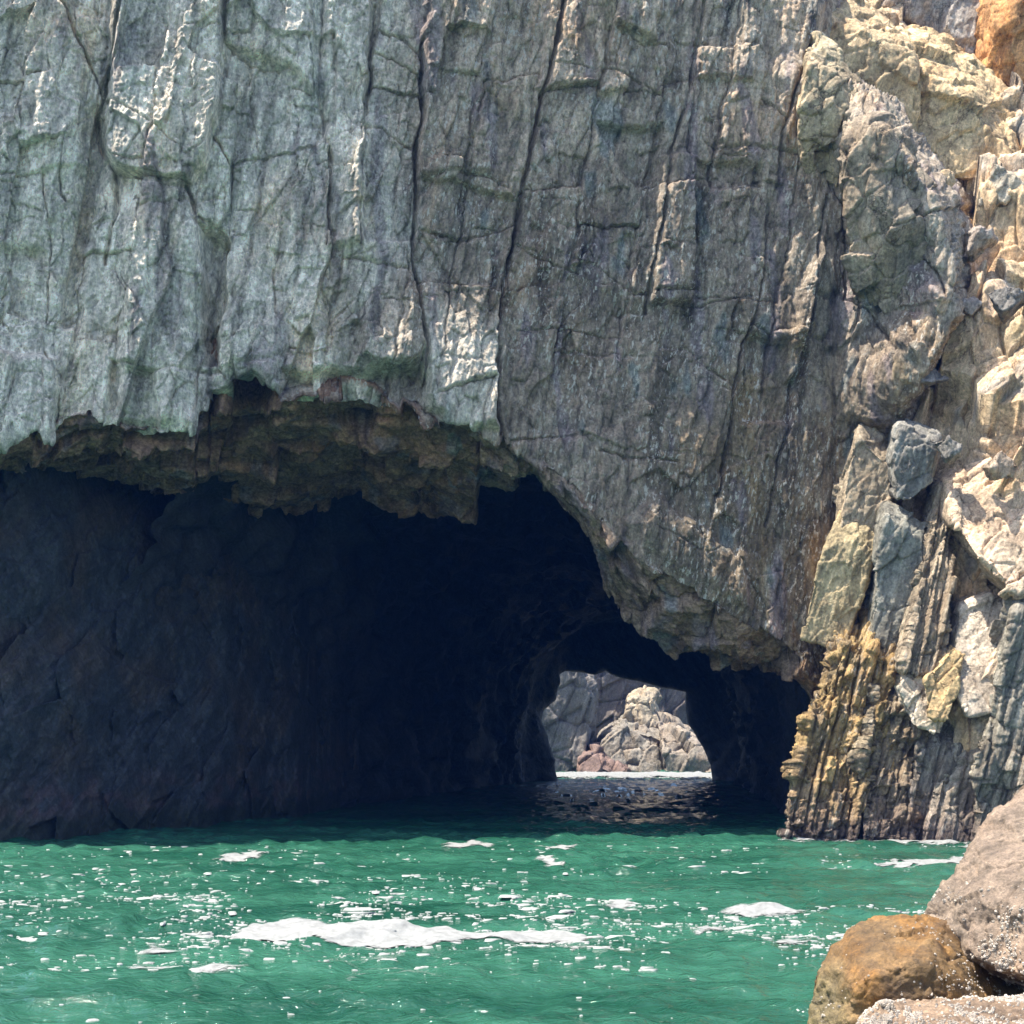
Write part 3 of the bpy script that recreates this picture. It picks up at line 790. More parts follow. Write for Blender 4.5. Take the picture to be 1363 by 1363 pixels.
# ------------------------------------------------------------------ the headland to the right of the cave
def make_headland():
    nc, nr = 560, 760
    s = np.linspace(1085, 1780, nc)[None]; t = np.linspace(-110, 1180, nr)[:, None]
    PX = s + 0 * t; PY = t + 0 * s
    cpx = np.array([1085, 1130, 1180, 1240, 1300, 1363, 1500, 1780])
    cpy = np.array([-110, 0, 60, 150, 240, 275, 350, 440, 560, 700, 830, 950, 1180])
    G = np.array([
        [58, 57, 56, 56, 56, 56, 56, 56],
        [54, 54, 54, 55, 55, 55, 55, 55],
        [52, 52, 52, 52.5, 53.5, 54, 53, 52],
        [51, 51, 51, 51, 51.2, 51.5, 51, 50],
        [50.5, 50.5, 50.5, 50.2, 50, 50, 49, 48],
        [50, 50, 50, 48.8, 48.2, 48, 47, 46],
        [50, 50, 50, 48.2, 47.2, 46.6, 45, 44],
        [49.5, 49.5, 49, 47.4, 45.8, 45, 43.5, 42.5],
        [49, 49, 47.5, 45.6, 44.2, 43.6, 42.2, 41],
        [48.5, 48, 46.2, 44.9, 43.6, 43, 41.6, 40],
        [48.0, 47.4, 45.6, 44.4, 43.3, 42.6, 41, 39.5],
        [47.5, 47, 45, 43.8, 42.8, 42, 40.5, 39],
        [47, 46.5, 44.6, 43.4, 42.3, 41.5, 40, 38]])
    # bilinear with smoothing
    rows = np.array([np.interp(s[0], cpx, g) for g in G])
    Y = np.empty((nr, nc))
    for j in range(nc):
        Y[:, j] = np.interp(t[:, 0], cpy, rows[:, j])
    Y = box_blur(box_blur(Y, 8, 0), 8, 1)
    X, Y, Z = W(PX, PY, Y)
    x, y, z = X.astype(f32), Y.astype(f32), Z.astype(f32)
    q = x - .25 * z
    wx = .35 * perlin(x * .7, y * .7, z * .7, 101)
    a, ae = facets((q + wx) * .32, y * .32, z * .26, 102)
    b, be = facets((q + wx) * 1.0, y * 1.0, z * .75, 103)
    c, ce = facets((q + wx) * 2.6, y * 2.6, z * 2.0, 104)
    D = 1.5 * a + .36 * b + .09 * c - .12 * np.exp(-(be / .05) ** 2) + .035 * fbm(x * 3, y * 3, z * 3, 4, 105, .6) + .5 * fbm(x * .35, y * .35, z * .35, 2, 106)
    nrm = np.array([-.15, -.8, .6]); nrm /= np.linalg.norm(nrm)
    P = np.stack([X, Y, Z], 2) + D[..., None] * nrm
    n = fbm(x * .5, y * .5, z * .4, 4, 107)
    tan = np.array([.56, .41, .25], f32); pink = np.array([.55, .41, .28], f32); och = np.array([.50, .36, .20], f32); gr = np.array([.28, .26, .23], f32)
    C = lerp(tan[None, None], pink[None, None], smooth(-.2, .3, n)[..., None])
    C = lerp(C, och[None, None], (smooth(.12, .4, fbm(x * .6, y * .6, z * .5, 3, 108)) * .6)[..., None])
    C = lerp(C, gr[None, None], (smooth(.2, .42, fbm(x * .9, y * .9, z * .7, 3, 109)) * .7 + .5 * smooth(900, 1010, PY) * smooth(.0, .3, n))[..., None].clip(0, 1))
    return P, C
P, C = make_headland()
headland = empty("headland", (15, 44, 0))
tag(headland, "sunlit tan headland of broken rock sloping down beside the cave mouth", "headland")
part_grid("rock_slope", P, C, M_sunny, headland)

TAN = (.55, .41, .25); PINK = (.56, .42, .29)

# upper ledges of the headland
hull_rock("stepped_ledge", slab([(1094, 2, 2.4), (1150, -8, 3.0), (1212, 44, 2.4), (1098, 30, .3), (1150, 48, .1), (1208, 66, 0), (1216, 90), (1205, 165), (1195, 220), (1140, 205), (1088, 200), (1090, 60)], 48.6, 4.5, (0.4, 1.0)), .06, M_sunny, (.56, .41, .24),
          "tan flat-fronted ledge at the top beside the grey cliff face", "rock ledge", "broad ledges high on the headland", seed=201, stri=(.06, .8), facet=(.4, .3))
hull_rock("stepped_ledge", slab([(1212, 40, 3.2), (1262, 58, 3.2), (1318, 98, 3.0), (1380, 165, 2.6), (1212, 88, .2), (1275, 126, 0), (1336, 186, 0), (1366, 240, .4), (1345, 245), (1260, 238), (1200, 225), (1206, 120)], 48.9, 4.0, (0.3, 1.2)), .06, M_sunny, (.57, .41, .23),
          "tan ledge with a bright sloping crest, right of the flat-fronted one", "rock ledge", "broad ledges high on the headland", seed=211, stri=(.06, .8), facet=(.4, .3))
hull_rock("rock_buttress", slab([(1172, -90), (1182, 5), (1215, 30), (1262, 60), (1312, 100), (1300, -10), (1296, -90)], 53.0, 5, (1, 1)), .08, M_sunny, (.36, .31, .26),
          "shaded brownish rock wall behind the bright sloping crest at the top", "rock wall", seed=221, stri=(.16, .6))
hull_rock("rock_pillar", slab([(1318, -90, 1.5), (1300, 20, 1), (1306, 90, .4), (1330, 112), (1380, 170), (1450, 180), (1460, -90), (1345, 10, -.6), (1352, 100, -.6)], 51.8, 5, (.8, .6)), .08, M_sunny, (.54, .29, .12),
          "orange-stained rock pillar in the top right corner", "rock pillar", seed=231, stri=(.14, .6))
hull_rock("cliff_rock", slab([(1072, 66, .9), (1090, 50, 1.6), (1116, 70, 1.2), (1137, 112, .6), (1078, 88, 0), (1112, 100, 0), (1128, 160), (1116, 250, .9), (1074, 235, 1.0), (1064, 180, .3), (1062, 140)], 45.2, 3.2, (.3, .8)), .045, M_sunny, (.42, .33, .21),
          "rounded sunlit lump clinging to the upper edge of the cliff face", "rock", seed=241, facet=(.7, .3))
hull_rock("rock_wedge", slab([(1132, 132, 1.3), (1168, 122, 1.6), (1184, 150, .8), (1204, 205, .6), (1244, 262, .5), (1140, 165, .1), (1176, 178, -.3), (1262, 330, .6), (1266, 420, 1.2), (1225, 300, -.2), (1190, 290, -.4), (1200, 440, 1.0), (1140, 380, 1.0), (1128, 250, .2), (1118, 185)], 44.4, 3.0, (.5, .9)), .045, M_sunny, (.33, .265, .19),
          "pointed wedge with a bright crest on the shoulder of the grey cliff", "rock wedge", seed=251, facet=(.55, .32))
# loose lumps on the shelf
def lump(px, py, wpx, hpx, Y, seed, colr, label, group="loose rocks on the headland shelf", mat=None, vox=.04):
    r = np.random.default_rng(seed)
    pts = []
    for i in range(10):
        v = r.normal(size=3); v /= np.linalg.norm(v)
        X, YY_, Z = W(px + v[0] * wpx / 2, py - v[2] * hpx / 2, Y)
        pts.append((X, Y + v[1] * wpx / 2 / F * Y, Z))
    return hull_rock("loose_rock", pts, vox, mat or M_sunny, colr, label, "rock", group, seed=seed, facet=(1.4, .12), facet2=(3.5, .04), rough=.02)
lump(1250, 248, 48, 44, 47.2, 301, TAN, "small tan rock tucked against the tip of the grey shoulder")
lump(1326, 250, 70, 58, 47.6, 302, (.54, .46, .34), "large pale angular rock below the tan ledge with the bright crest")
lump(1300, 322, 50, 48, 46.2, 303, (.38, .32, .27), "greyish rounded rock in the gully between shoulder and slope")
lump(1288, 410, 44, 36, 45.4, 304, (.36, .31, .26), "brownish rock at the foot of the gully")
lump(1338, 405, 74, 44, 44.4, 305, (.17, .16, .145), "dark weathered rock crowning the middle of the slope")
lump(1235, 500, 60, 50, 44.6, 306, (.22, .20, .18), "dark broken rock on the outer edge of the slope, level with the cliff's lip")
lump(1256, 600, 54, 40, 43.0, 307, (.24, .22, .19), "dark pitted rock just right of the highest dark slab")
lump(1330, 620, 60, 46, 42.6, 308, (.42, .33, .24), "brown rock lodged above the pinkish overhanging block")

# lower slabs, left to right
hull_rock("leaning_slab", slab([(1146, 560, .9), (1166, 548, 1.6), (1196, 600, .9), (1140, 580, .1), (1190, 622, -.1), (1188, 660), (1172, 710), (1118, 706), (1126, 640)], 44.6, 3.0, (.3, .8)), .045, M_sunny, (.34, .27, .185),
          "shaded blocky slab with a sunlit flat top beneath the grey shoulder", "rock slab", "leaning slabs along the headland's edge", lean=.3, seed=401, stri=(.04, 1), facet=(.5, .16), facet2=(1.5, .08))
hull_rock("leaning_slab", slab([(1117, 680, .7), (1126, 684, .8), (1112, 725, 0), (1136, 718, 0), (1160, 692, .5), (1168, 702, .4), (1160, 745), (1140, 805), (1122, 866), (1068, 850), (1080, 790), (1096, 735)], 44.3, 1.6, (.5, .3)), .035, M_sunny, (.36, .28, .16),
          "yellowish thin slab with a notched top standing on the striped column", "rock slab", "leaning slabs along the headland's edge", lean=.3, seed=411, stri=(.04, 1), facet=(.5, .1), facet2=(2.0, .05), rough=.02)
hull_rock("leaning_slab", slab([(1196, 558, 1.2), (1210, 560, 1.2), (1250, 574, 1.0), (1198, 572, 0), (1244, 590, 0), (1240, 640), (1214, 664), (1194, 664), (1190, 610)], 43.6, 2.0, (.2, .5)), .04, M_sunny, (.22, .205, .175),
          "dark grey slab with flat sunlit top, highest in its row", "rock slab", "leaning slabs along the headland's edge", seed=421, stri=(.04, 1), facet=(.5, .14), facet2=(1.5, .08))
hull_rock("leaning_slab", slab([(1180, 672, .6), (1192, 676, .7), (1232, 698, .6), (1180, 690, 0), (1228, 720, 0), (1226, 770), (1215, 875), (1160, 855), (1166, 760), (1174, 706)], 43.3, 2.2, (.3, .4)), .035, M_sunny, (.22, .205, .165),
          "dark grey-green slab standing between yellowish slab and ribbed spur", "rock slab", "leaning slabs along the headland's edge", lean=.3, seed=431, stri=(.04, 1), facet=(.5, .14), facet2=(1.5, .08))
hull_rock("ribbed_spur", slab([(1246, 640, 2.4), (1268, 666, 2.0), (1264, 780, .9), (1262, 880, .2), (1242, 910), (1200, 890), (1218, 800, .6), (1232, 720, 1.5)], 42.0, 2.4, (.6, .4)), .035, M_column, (.36, .28, .19),
          "brown ribbed rock spur beside the deep shaded recess", "rock spur", lean=.3, seed=441, stri=(.12, 1.3), facet=(.9, .08), beds=(.24, .16, 1.8))
hull_rock("overhanging_block", slab([(1258, 640, 3.0), (1300, 612, 3.4), (1420, 560, 3.8), (1500, 600, 3), (1480, 760, .3), (1380, 792, 0), (1350, 790, 0), (1300, 742, .5), (1268, 690, 1.5)], 41.2, 3.2, (.4, .8)), .05, M_sunny, PINK,
          "pinkish sunlit block overhanging the shaded recess", "rock block", seed=451, facet=(.5, .3))
hull_rock("smooth_block", slab([(1280, 806, 1.5), (1318, 790, 1.7), (1347, 806, 1.5), (1344, 870, .9), (1334, 945, .1), (1290, 955, 0), (1266, 905, .5), (1272, 840, 1.1)], 41.4, 2.0, (.2, .4)), .04, M_sunny, (.52, .43, .33),
          "smooth pale block below the shaded recess", "rock block", seed=461, facet=(.5, .07), facet2=(2.4, .025))
hull_rock("rock_flake", slab([(1268, 862, .6), (1284, 872, .5), (1274, 920, .2), (1262, 958), (1236, 958), (1230, 905, .2), (1246, 896, .4)], 41.4, .9, (.2, .2)), .03, M_sunny, (.52, .36, .18),
          "ochre pointed flake wedged above the cluster of dark slabs", "rock flake", seed=471, facet=(1.2, .12))
hull_rock("rock_flake", slab([(1200, 880, .6), (1226, 884, .5), (1238, 915, .3), (1262, 952), (1252, 978), (1215, 965), (1196, 915, .2)], 41.7, 1.0, (.2, .2)), .03, M_sunny, (.55, .45, .33),
          "pale cream flake leaning beside the ochre one", "rock flake", seed=481, facet=(1.2, .14))

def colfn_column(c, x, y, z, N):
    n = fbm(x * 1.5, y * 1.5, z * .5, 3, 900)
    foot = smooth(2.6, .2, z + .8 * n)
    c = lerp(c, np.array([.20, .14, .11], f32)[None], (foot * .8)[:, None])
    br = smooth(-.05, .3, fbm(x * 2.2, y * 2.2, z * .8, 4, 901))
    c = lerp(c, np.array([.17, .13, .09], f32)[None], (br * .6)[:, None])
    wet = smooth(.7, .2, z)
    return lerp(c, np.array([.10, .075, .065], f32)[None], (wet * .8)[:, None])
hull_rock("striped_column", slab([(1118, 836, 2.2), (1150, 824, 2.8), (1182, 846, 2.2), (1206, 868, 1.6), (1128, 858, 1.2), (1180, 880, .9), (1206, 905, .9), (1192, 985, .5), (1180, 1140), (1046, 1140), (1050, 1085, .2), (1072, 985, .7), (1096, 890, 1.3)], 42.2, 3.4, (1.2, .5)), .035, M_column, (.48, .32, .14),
          "big ochre column with coarse lengthwise ribs rising from the water beside the cave", "rock column", lean=.27, seed=501, stri=(.16, 1.3), facet=(.7, .22), facet2=(2.6, .14), rough=.13, beds=(.36, .30, .75), colfn=colfn_column)
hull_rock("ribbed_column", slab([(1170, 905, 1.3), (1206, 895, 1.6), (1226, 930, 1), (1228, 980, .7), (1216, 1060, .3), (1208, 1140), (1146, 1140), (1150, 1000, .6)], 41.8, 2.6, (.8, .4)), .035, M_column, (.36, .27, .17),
          "brown knobbly column fused against the right of the ochre column", "rock column", lean=.27, seed=511, stri=(.14, 1.2), facet=(.8, .25), facet2=(2.4, .12), rough=.15, beds=(.4, .26, .7), colfn=colfn_column)
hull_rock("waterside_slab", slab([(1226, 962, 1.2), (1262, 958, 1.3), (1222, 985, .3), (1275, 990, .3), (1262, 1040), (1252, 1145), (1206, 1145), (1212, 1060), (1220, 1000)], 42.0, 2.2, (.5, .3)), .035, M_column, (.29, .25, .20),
          "narrow dark slab at the water right of the knobbly column", "rock slab", "dark slabs at the waterline", seed=521, stri=(.08, 1), beds=(.35, .16, 1.4), colfn=colfn_column)
hull_rock("waterside_slab", slab([(1258, 1010, .9), (1280, 955, 1.6), (1312, 945, 1.6), (1316, 1000, .4), (1312, 1145), (1222, 1150), (1230, 1100), (1244, 1040, .3)], 41.4, 2.4, (.6, .3)), .035, M_column, (.38, .33, .25),
          "pale-speckled stepped slab at the water, second from the right", "rock slab", "dark slabs at the waterline", seed=531, stri=(.08, 1), facet=(.8, .3), beds=(.4, .18, 1.2), colfn=colfn_column)
hull_rock("waterside_slab", slab([(1316, 935, 1.2), (1350, 924, 1.3), (1420, 935, 1.2), (1312, 958, .2), (1400, 965, 0), (1430, 1145), (1294, 1150), (1300, 1060), (1304, 985)], 41.0, 2.4, (.6, .3)), .04, M_column, (.31, .265, .20),
          "broad green-grey slab rising behind the big foreground boulder", "rock slab", "dark slabs at the waterline", seed=541, stri=(.1, .9), beds=(.45, .2, 1.6), colfn=colfn_column)
hull_rock("waterside_slab", slab([(1352, 780, 1.2), (1380, 770, 1.4), (1460, 790, 1.2), (1350, 815, 0), (1470, 1000), (1330, 960), (1336, 890)], 41.0, 2.4, (.6, .3)), .04, M_column, (.31, .27, .21),
          "tall dark slab at the right edge above the green-grey one", "rock slab", "dark slabs at the waterline", seed=551, stri=(.1, .9), beds=(.45, .2, 1.6))

# ------------------------------------------------------------------ the rocks beyond the cave
outcrop = empty("rock_outcrop", (8, 135, 0))
tag(outcrop, "sunlit grey rock outcrop seen through the far opening of the cave", "outcrop")
def far_part(name, front, Yf, thick, colr, seed, back=(1.0, 1.0), fac=(.16, .9), mat=M_far):
    return hull_rock(name, slab(front, Yf, thick, back), .11, mat, colr, parent=outcrop, seed=seed, facet=fac, facet2=(.5, .4), rough=.06, lump=.3, stri=(.12, .35))
far_part("back_wall", [(660, 820), (800, 800), (960, 860), (1000, 930), (1000, 1040), (660, 1040)], 146, 10, (.17, .145, .125), 601)  # low base colour paints the shade of this face
far_part("left_spur", [(690, 880), (770, 885), (790, 930), (780, 990), (770, 1040), (690, 1040)], 133, 6, (.17, .155, .14), 611)  # darkened too, shade put into its colour
far_part("upper_block", [(836, 932, 1), (850, 926, 2), (868, 932, 1), (874, 968), (860, 985), (826, 985), (832, 945)], 137, 6, (.34, .28, .20), 621, fac=(.3, .25))  # kept paler than its neighbours so it looks sunlit
far_part("main_mound", [(800, 985, 1), (830, 965, 2), (862, 970, 2), (892, 985, 2), (905, 1040), (780, 1042), (790, 1010)], 132, 9, (.22, .195, .16), 631)
far_part("right_shoulder", [(876, 965, 3), (900, 975, 2), (930, 1000, 1), (950, 1015), (990, 1042), (890, 1042), (880, 1000)], 131, 9, (.25, .21, .165), 641)
far_part("red_foot", [(770, 1010, 1), (786, 1002, 1), (806, 1022, 0), (835, 1034), (835, 1042), (764, 1042)], 129.5, 4, (.17, .115, .095), 651, fac=(.5, .25))

# ------------------------------------------------------------------ foam
def waterY(py):
    return CH * F / (py - HY)
def foam_patch(outline, label, seed, cell=.022, th=.022, jit=.10, soft=.30, group="white foam patches drifting on the green water"):
    pts = [(W(a, b, waterY(b))[0], waterY(b)) for a, b in outline]
    a = np.array(pts)
    x0, y0 = a.min(0) - .2; x1, y1 = a.max(0) + .2
    nx = int((x1 - x0) / cell) + 2; ny = int((y1 - y0) / cell) + 2
    gx, gy = np.meshgrid(np.linspace(x0, x1, nx), np.linspace(y0, y1, ny))
    gxf, gyf = gx.astype(f32), gy.astype(f32)
    sd = poly_sdf(gxf, gyf, [tuple(p) for p in pts])
    sd = sd + jit * 1.6 * fbm(gxf * 1.2, gyf * 2.5, 0 * gxf + seed, 4, seed, .6)
    hgt = th * np.sqrt(np.clip(sd / .12, 0, 1)) * (1 + .5 * fbm(gxf * 6, gyf * 6, 0 * gxf, 3, seed + 2)) + .003
    zz = wave(gxf, gyf) + hgt
    ins = sd > 0
    quads = grid_quads(ny, nx)
    keep = ins.ravel()[quads].sum(1) >= 3
    quads = quads[keep]
    used = np.unique(quads)
    re = -np.ones(nx * ny, int); re[used] = np.arange(len(used))
    z2 = np.where(ins, zz, wave(gxf, gyf) - .01)
    V = np.stack([gx, gy, z2], 2).reshape(-1, 3)[used]
    c = V.mean(0); c[2] = 0
    ed = np.clip(sd / soft, 0, 1).ravel()[used]
    me = set_mesh(bpy.data.meshes.new("foam_patch"), V - c, re[quads], np.stack([ed, ed, ed], 1))
    o = link("foam_patch", me, M_lace); o.location = c
    return tag(o, label, "sea foam", group)

foam_patch([(296, 1249), (318, 1237), (350, 1228), (375, 1224), (430, 1226), (470, 1228), (515, 1230), (545, 1238), (562, 1243), (600, 1244), (650, 1247), (690, 1241), (740, 1239), (780, 1244), (798, 1250), (760, 1254), (690, 1255),
            (640, 1253), (590, 1258), (545, 1260), (480, 1256), (430, 1257), (400, 1248), (340, 1254), (310, 1252)], "largest foam streak, long and solid white across the middle of the water", 701, cell=.025, jit=.05, soft=.13)
foam_patch([(150, 1285), (190, 1280), (240, 1284), (300, 1284), (345, 1286), (300, 1290), (240, 1292), (200, 1290)], "ragged foam streak nearest the camera, left of the largest streak", 702)
foam_patch([(172, 1268), (200, 1262), (235, 1265), (250, 1268), (210, 1272)], "short foam dash just above the ragged near streak", 703)
foam_patch([(270, 1142), (300, 1138), (330, 1136), (362, 1138), (340, 1143), (300, 1146)], "foam cap beneath the cave's left wall, close to the dark water edge", 704, jit=.15)
foam_patch([(585, 1126), (610, 1121), (630, 1119), (660, 1124), (650, 1128), (610, 1130)], "foam cap at the edge of the dark cave water, centre of the mouth", 705, jit=.15)
foam_patch([(708, 1128), (735, 1126), (770, 1125), (768, 1129), (730, 1131)], "thin foam line at the dark edge in line with the far opening", 706, jit=.15)
foam_patch([(955, 1214), (990, 1211), (1040, 1210), (1095, 1214), (1050, 1218), (985, 1219)], "foam streak between the largest streak and the striped column, upper one", 707)
foam_patch([(1000, 1258), (1040, 1254), (1080, 1252), (1100, 1256), (1060, 1262), (1010, 1264)], "foam streak touching the near brown boulder's left side", 708)
foam_patch([(915, 1236), (950, 1230), (985, 1234), (960, 1240), (925, 1241)], "small foam dash right of the largest streak", 709)
foam_patch([(790, 1206), (825, 1200), (850, 1202), (840, 1207), (805, 1210)], "small foam dash above the right end of the largest streak", 710)
foam_patch([(1160, 1150), (1200, 1145), (1250, 1142), (1290, 1138), (1290, 1152), (1240, 1156), (1190, 1154)], "lacy foam patch in front of the dark slabs at the waterline", 711, jit=.45)
foam_patch([(1040, 1116), (1080, 1111), (1150, 1112), (1210, 1117), (1262, 1120), (1300, 1122), (1300, 1127), (1240, 1126), (1180, 1122), (1100, 1119), (1050, 1121)], "thin broken wash line around the foot of the ochre column", 715, jit=.5, soft=.6)
foam_patch([(710, 1146), (735, 1144), (745, 1148), (760, 1155), (745, 1158), (720, 1152)], "hooked foam dash halfway between cave mouth and largest streak", 712, jit=.15)
foam_patch([(735, 1262), (765, 1264), (790, 1268), (760, 1272), (742, 1266)], "foam dash just below the right half of the largest streak", 713)
foam_patch([(665, 1029), (720, 1030), (800, 1029.5), (860, 1029), (960, 1030), (1010, 1029), (1010, 1038), (945, 1037), (915, 1038.5), (880, 1035.5), (852, 1038.2), (815, 1037), (796, 1035.4), (775, 1038), (750, 1036), (665, 1037)], "bright surf beyond the cave at the foot of the far outcrop", 714, cell=.14, th=.10, jit=.9, soft=.9)

def flecks():
    r = np.random.default_rng(77)
    V, Fq = [], []
    bands = [(0, 700, 1165, 1265, 950), (150, 760, 1190, 1240, 520), (690, 1000, 1195, 1265, 420), (930, 1250, 1205, 1275, 380), (0, 1050, 1124, 1165, 300), (0, 330, 1215, 1300, 160), (350, 1100, 1255, 1290, 130), (1090, 1290, 1120, 1160, 90), (60, 1000, 1290, 1362, 30)]
    for x0, x1, y0, y1, n in bands:
        n = int(n * 1.5)
        k = 0
        while k < n:
            px = r.uniform(x0, x1); py = r.uniform(y0, y1)
            Y = waterY(py); X = (px - CX) / F * Y
            den = float(perlin(np.array([X * .55]), np.array([Y * .55]), np.array([2.2]), 333)[0])
            if r.random() > .35 + 1.6 * den:
                if r.random() < .6: k += .3
                continue
            k += 1
            s = min(.005 + r.exponential(.011), .08) * (Y / 22) ** .6
            ax = r.uniform(1.0, 4.0) * s; ay = s * r.uniform(.8, 2.2); hz = min(.006 + .3 * s, .02)
            m = 8
            base = len(V)
            ang = r.uniform(0, 6.28)
            w0 = float(wave(np.array([X]), np.array([Y]))[0])
            for j in range(m):
                t = 6.283 * j / m; rr = r.uniform(.45, 1.35)
                V.append((X + ax * rr * math.cos(t), Y + ay * rr * math.sin(t), w0 - .02))
            for j in range(m):
                t = 6.283 * j / m; rr = r.uniform(.5, .85)
                V.append((X + ax * rr * math.cos(t), Y + ay * rr * math.sin(t), w0 + hz * r.uniform(.6, 1)))
            for j in range(m):
                a, b = base + j, base + (j + 1) % m
                Fq.append((a, b, b + m, a + m))
            for j in range(1, m - 2, 2):
                Fq.append((base + m, base + m + j, base + m + j + 1, base + m + j + 2))
    return np.array(V), np.array(Fq)
V, Fq = flecks()
fo = link("foam", set_mesh(bpy.data.meshes.new("foam"), V, Fq), M_foam)
tag(fo, "countless small white foam flecks scattered over the green water", "foam flecks", kind="stuff")

# ------------------------------------------------------------------ foreground boulders
def barnacles(parent, V, N, mask, n, seed, rmin=.010, rmax=.026):
    r = np.random.default_rng(seed)
    p = np.clip(mask, 0, None); p = p / p.sum()
    idx = r.choice(len(V), n, p=p)
    Vs, Fs = [], []
    m = 7
    for i in idx:
        nn = N[i] / (np.linalg.norm(N[i]) + 1e-9)
        t1 = np.cross(nn, [0.3, 0.2, 1.0]); t1 /= np.linalg.norm(t1) + 1e-9
        t2 = np.cross(nn, t1)
        R = r.uniform(rmin, rmax) * r.uniform(.7, 1.1); H = R * r.uniform(.5, 1.0)
        c = V[i] + (t1 * r.normal() + t2 * r.normal()) * .012
        b = len(Vs)
        for (rr, hh) in ((1.0, -.3), (.55, 1.0), (.38, .55)):
            for j in range(m):
                a = 6.2832 * j / m
                k = R * rr * r.uniform(.85, 1.15)
                Vs.append(c + t1 * k * math.cos(a) + t2 * k * math.sin(a) + nn * H * hh)
        for L0 in (0, m):
            for j in range(m):
                a0, a1 = b + L0 + j, b + L0 + (j + 1) % m
                Fs.append((a0, a1, a1 + m, a0 + m))
        Fs.append((b + 2 * m, b + 2 * m + 2, b + 2 * m + 4, b + 2 * m + 6))
    loc = np.array(parent.location)
    o = link("barnacles", set_mesh(bpy.data.meshes.new("barnacles"), np.array(Vs) - loc, np.array(Fs), shade=False), M_barn, parent)
    o["kind"] = "stuff"
    return o

def boulder(name, pts, colr, label, seed, colfn=None, vox=.02, sm=12, facet=.04, lumpy=.09):
    me = hull_mesh(pts, vox)
    bm = bmesh.new(); bm.from_mesh(me)
    for _ in range(sm):
        bmesh.ops.smooth_vert(bm, verts=bm.verts[:], factor=.6, use_axis_x=True, use_axis_y=True, use_axis_z=True)
    bm.to_mesh(me); bm.free(); me.update()
    V, N = get_VN(me); N = N.copy()
    x, y, z = V[:, 0].copy(), V[:, 1].copy(), V[:, 2].copy()
    fv, fe = facets(x * 1.3, y * 1.3, z * 1.3, seed)
    D = facet * fv + lumpy * fbm(x * 1.1, y * 1.1, z * 1.1, 4, seed + 1) + .03 * fbm(x * 5, y * 5, z * 5, 5, seed + 2, .65)
    fv2, fe2 = facets(x * 3.4 + .5 * perlin(x * 2, y * 2, z * 2, seed + 7), y * 3.4, z * 3.4, seed + 5)
    D += .022 * fv2
    ck = np.abs(fbm(x * 1.3, y * 1.3, z * 1.3 + .4 * x, 3, seed + 6))
    D -= .035 * np.exp(-(ck / .012) ** 2)
    V = V + N * D[:, None]
    c = np.tile(np.array(colr, f32), (len(V), 1)) * (1 + .35 * fbm(x * 1.5, y * 1.5, z * 1.5, 4, seed + 3))[:, None]
    if colfn: c = colfn(c, x, y, z, N)
    set_color(me, np.clip(c, .01, .8))
    base = np.array([V[:, 0].mean(), V[:, 1].mean(), 0.0], f32)
    me.vertices.foreach_set("co", (V - base).ravel()); me.update()
    me.polygons.foreach_set("use_smooth", np.ones(len(me.polygons), bool))
    _, N = get_VN(me)
    me.name = name
    o = link(name, me, M_boulder); o.location = base
    tag(o, label, "boulder", "boulders at the water's edge")
    return o, V, N.copy()

B1 = PP((1247, 1262, 14.0), (1240, 1225, 14.0), (1252, 1180, 14.1), (1290, 1125, 14.3), (1330, 1075, 14.6), (1368, 1036, 14.9), (1420, 990, 15.2), (1560, 960, 15.4), (1640, 1100, 14.6), (1640, 1260, 13.4), (1500, 1300, 12.9), (1363, 1298, 12.9), (1290, 1278, 13.4),
        (1300, 1200, 13.5), (1380, 1200, 13.0), (1500, 1180, 12.8), (1285, 1255, 15.6), (1330, 1325, 16.4), (1420, 1345, 16.8), (1620, 1330, 16.8), (1600, 1200, 16.5), (1400, 1060, 16.2), (1330, 1130, 15.9))
o, V, N = boulder("boulder", B1, (.205, .15, .105), "large tilted grey-brown boulder on the right with barnacles along its underside", 801)
z = V[:, 2]; x = V[:, 0]
m = smooth(1.75, 1.15, z - .16 * (x - 4.6)) * smooth(-.2, .3, fbm(x * 2.2, V[:, 1] * 2.2, z * 2.2, 3, 811) + .25)
cl = smooth(.02, .25, fbm(x * 4.5, V[:, 1] * 4.5, z * 4.5, 3, 814) + .15 * m)
barnacles(o, V, N, m * (cl + .12), 15000, 821, .006, .022)

def och_col(c, x, y, z, N):
    n = fbm(x * 1.6, y * 1.6, z * 1.6, 4, 830)
    c = lerp(c, np.array([.165, .078, .015], f32)[None], (smooth(-.15, .3, n) * .8)[:, None])
    dk = smooth(.1, .35, fbm(x * 2.6, y * 2.6, z * 1.2, 4, 831))
    c = lerp(c, np.array([.085, .05, .022], f32)[None], (dk * .7)[:, None])
    k = smooth(3.25, 2.8, x + .25 * n)
    c = lerp(c, np.array([.15, .115, .05], f32)[None], (k * .9)[:, None])
    return c
B2 = PP((1072, 1380, 13.6), (1078, 1330, 13.6), (1092, 1285, 13.7), (1130, 1238, 13.9), (1168, 1218, 14.0), (1220, 1214, 14.0), (1262, 1224, 13.9), (1300, 1262, 14.4), (1330, 1330, 14.8), (1420, 1350, 15.0), (1440, 1440, 13.6), (1300, 1420, 12.8), (1220, 1420, 12.7), (1100, 1420, 13.0),
        (1150, 1300, 12.9), (1220, 1280, 12.9), (1270, 1300, 12.9), (1100, 1350, 14.9), (1300, 1350, 15.0), (1200, 1240, 15.0), (1120, 1280, 14.8))
o, V, N = boulder("boulder", B2, (.155, .09, .034), "golden brown wet-looking boulder under the large tilted boulder", 802, och_col)
x, y, z = V.T
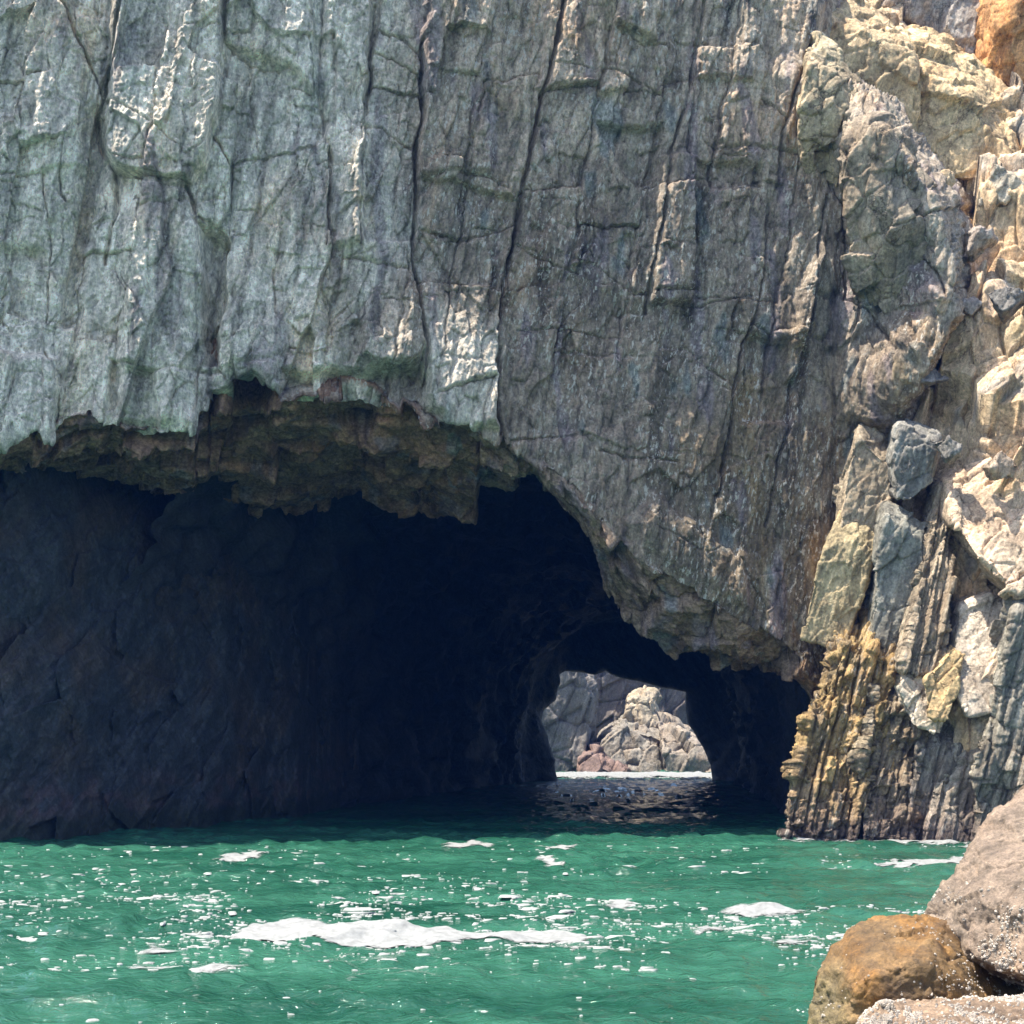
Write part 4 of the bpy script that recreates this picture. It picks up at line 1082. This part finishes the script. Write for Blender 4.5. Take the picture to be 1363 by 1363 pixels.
m = smooth(.1, .4, fbm(x * 2, y * 2, z * 2, 3, 812) + .35 * smooth(3.4, 4.2, x) - .25 * smooth(.9, 1.3, z) + .1)
barnacles(o, V, N, (m + .02) * smooth(-.05, .25, fbm(x * 5, y * 5, z * 5, 3, 815)) + .003, 2600, 822, .004, .014)

B3 = PP((1130, 1420, 12.6), (1138, 1350, 12.5), (1170, 1332, 12.6), (1240, 1326, 12.7), (1300, 1336, 12.6), (1380, 1345, 12.6), (1500, 1340, 12.6), (1520, 1440, 12.0), (1300, 1440, 11.6), (1150, 1440, 11.8), (1250, 1350, 13.6), (1450, 1350, 13.8), (1150, 1370, 13.4))
o, V, N = boulder("boulder", B3, (.20, .135, .085), "low pinkish boulder at the bottom edge crusted with barnacles", 803, facet=.05, lumpy=.10)
x, y, z = V.T
barnacles(o, V, N, np.clip(.3 + fbm(x * 2, y * 2, z * 2, 3, 813), 0.02, 1) * smooth(.0, .25, z) * (.08 + smooth(-.05, .2, fbm(x * 4, y * 4, z * 4, 3, 816))), 10500, 823, .007, .022)

# ------------------------------------------------------------------ blue scatter volume, added to tint the dark cave navy
bm = bmesh.new()
bmesh.ops.create_cube(bm, size=1.0)
for v in bm.verts:
    v.co = (v.co.x * 900, 50 + v.co.y * 1000, -1.6 + (v.co.z + .5) * 48)
me = bpy.data.meshes.new("tint_haze"); bm.to_mesh(me); bm.free()
M_haze = bpy.data.materials.new("navy_tint"); M_haze.use_nodes = True
hn = M_haze.node_tree
for n_ in list(hn.nodes):
    if n_.type == 'BSDF_PRINCIPLED': hn.nodes.remove(n_)
pv = hn.nodes.new("ShaderNodeVolumePrincipled")
pv.inputs["Color"].default_value = (.07, .27, 1.0, 1)
pv.inputs["Density"].default_value = 0.0003
pv.inputs["Anisotropy"].default_value = 0.0
hn.links.new(pv.outputs[0], [n_ for n_ in hn.nodes if n_.type == 'OUTPUT_MATERIAL'][0].inputs["Volume"])
hz = link("tint_haze", me, M_haze)
tag(hz, kind="stuff")
sc.cycles.volume_bounces = 0
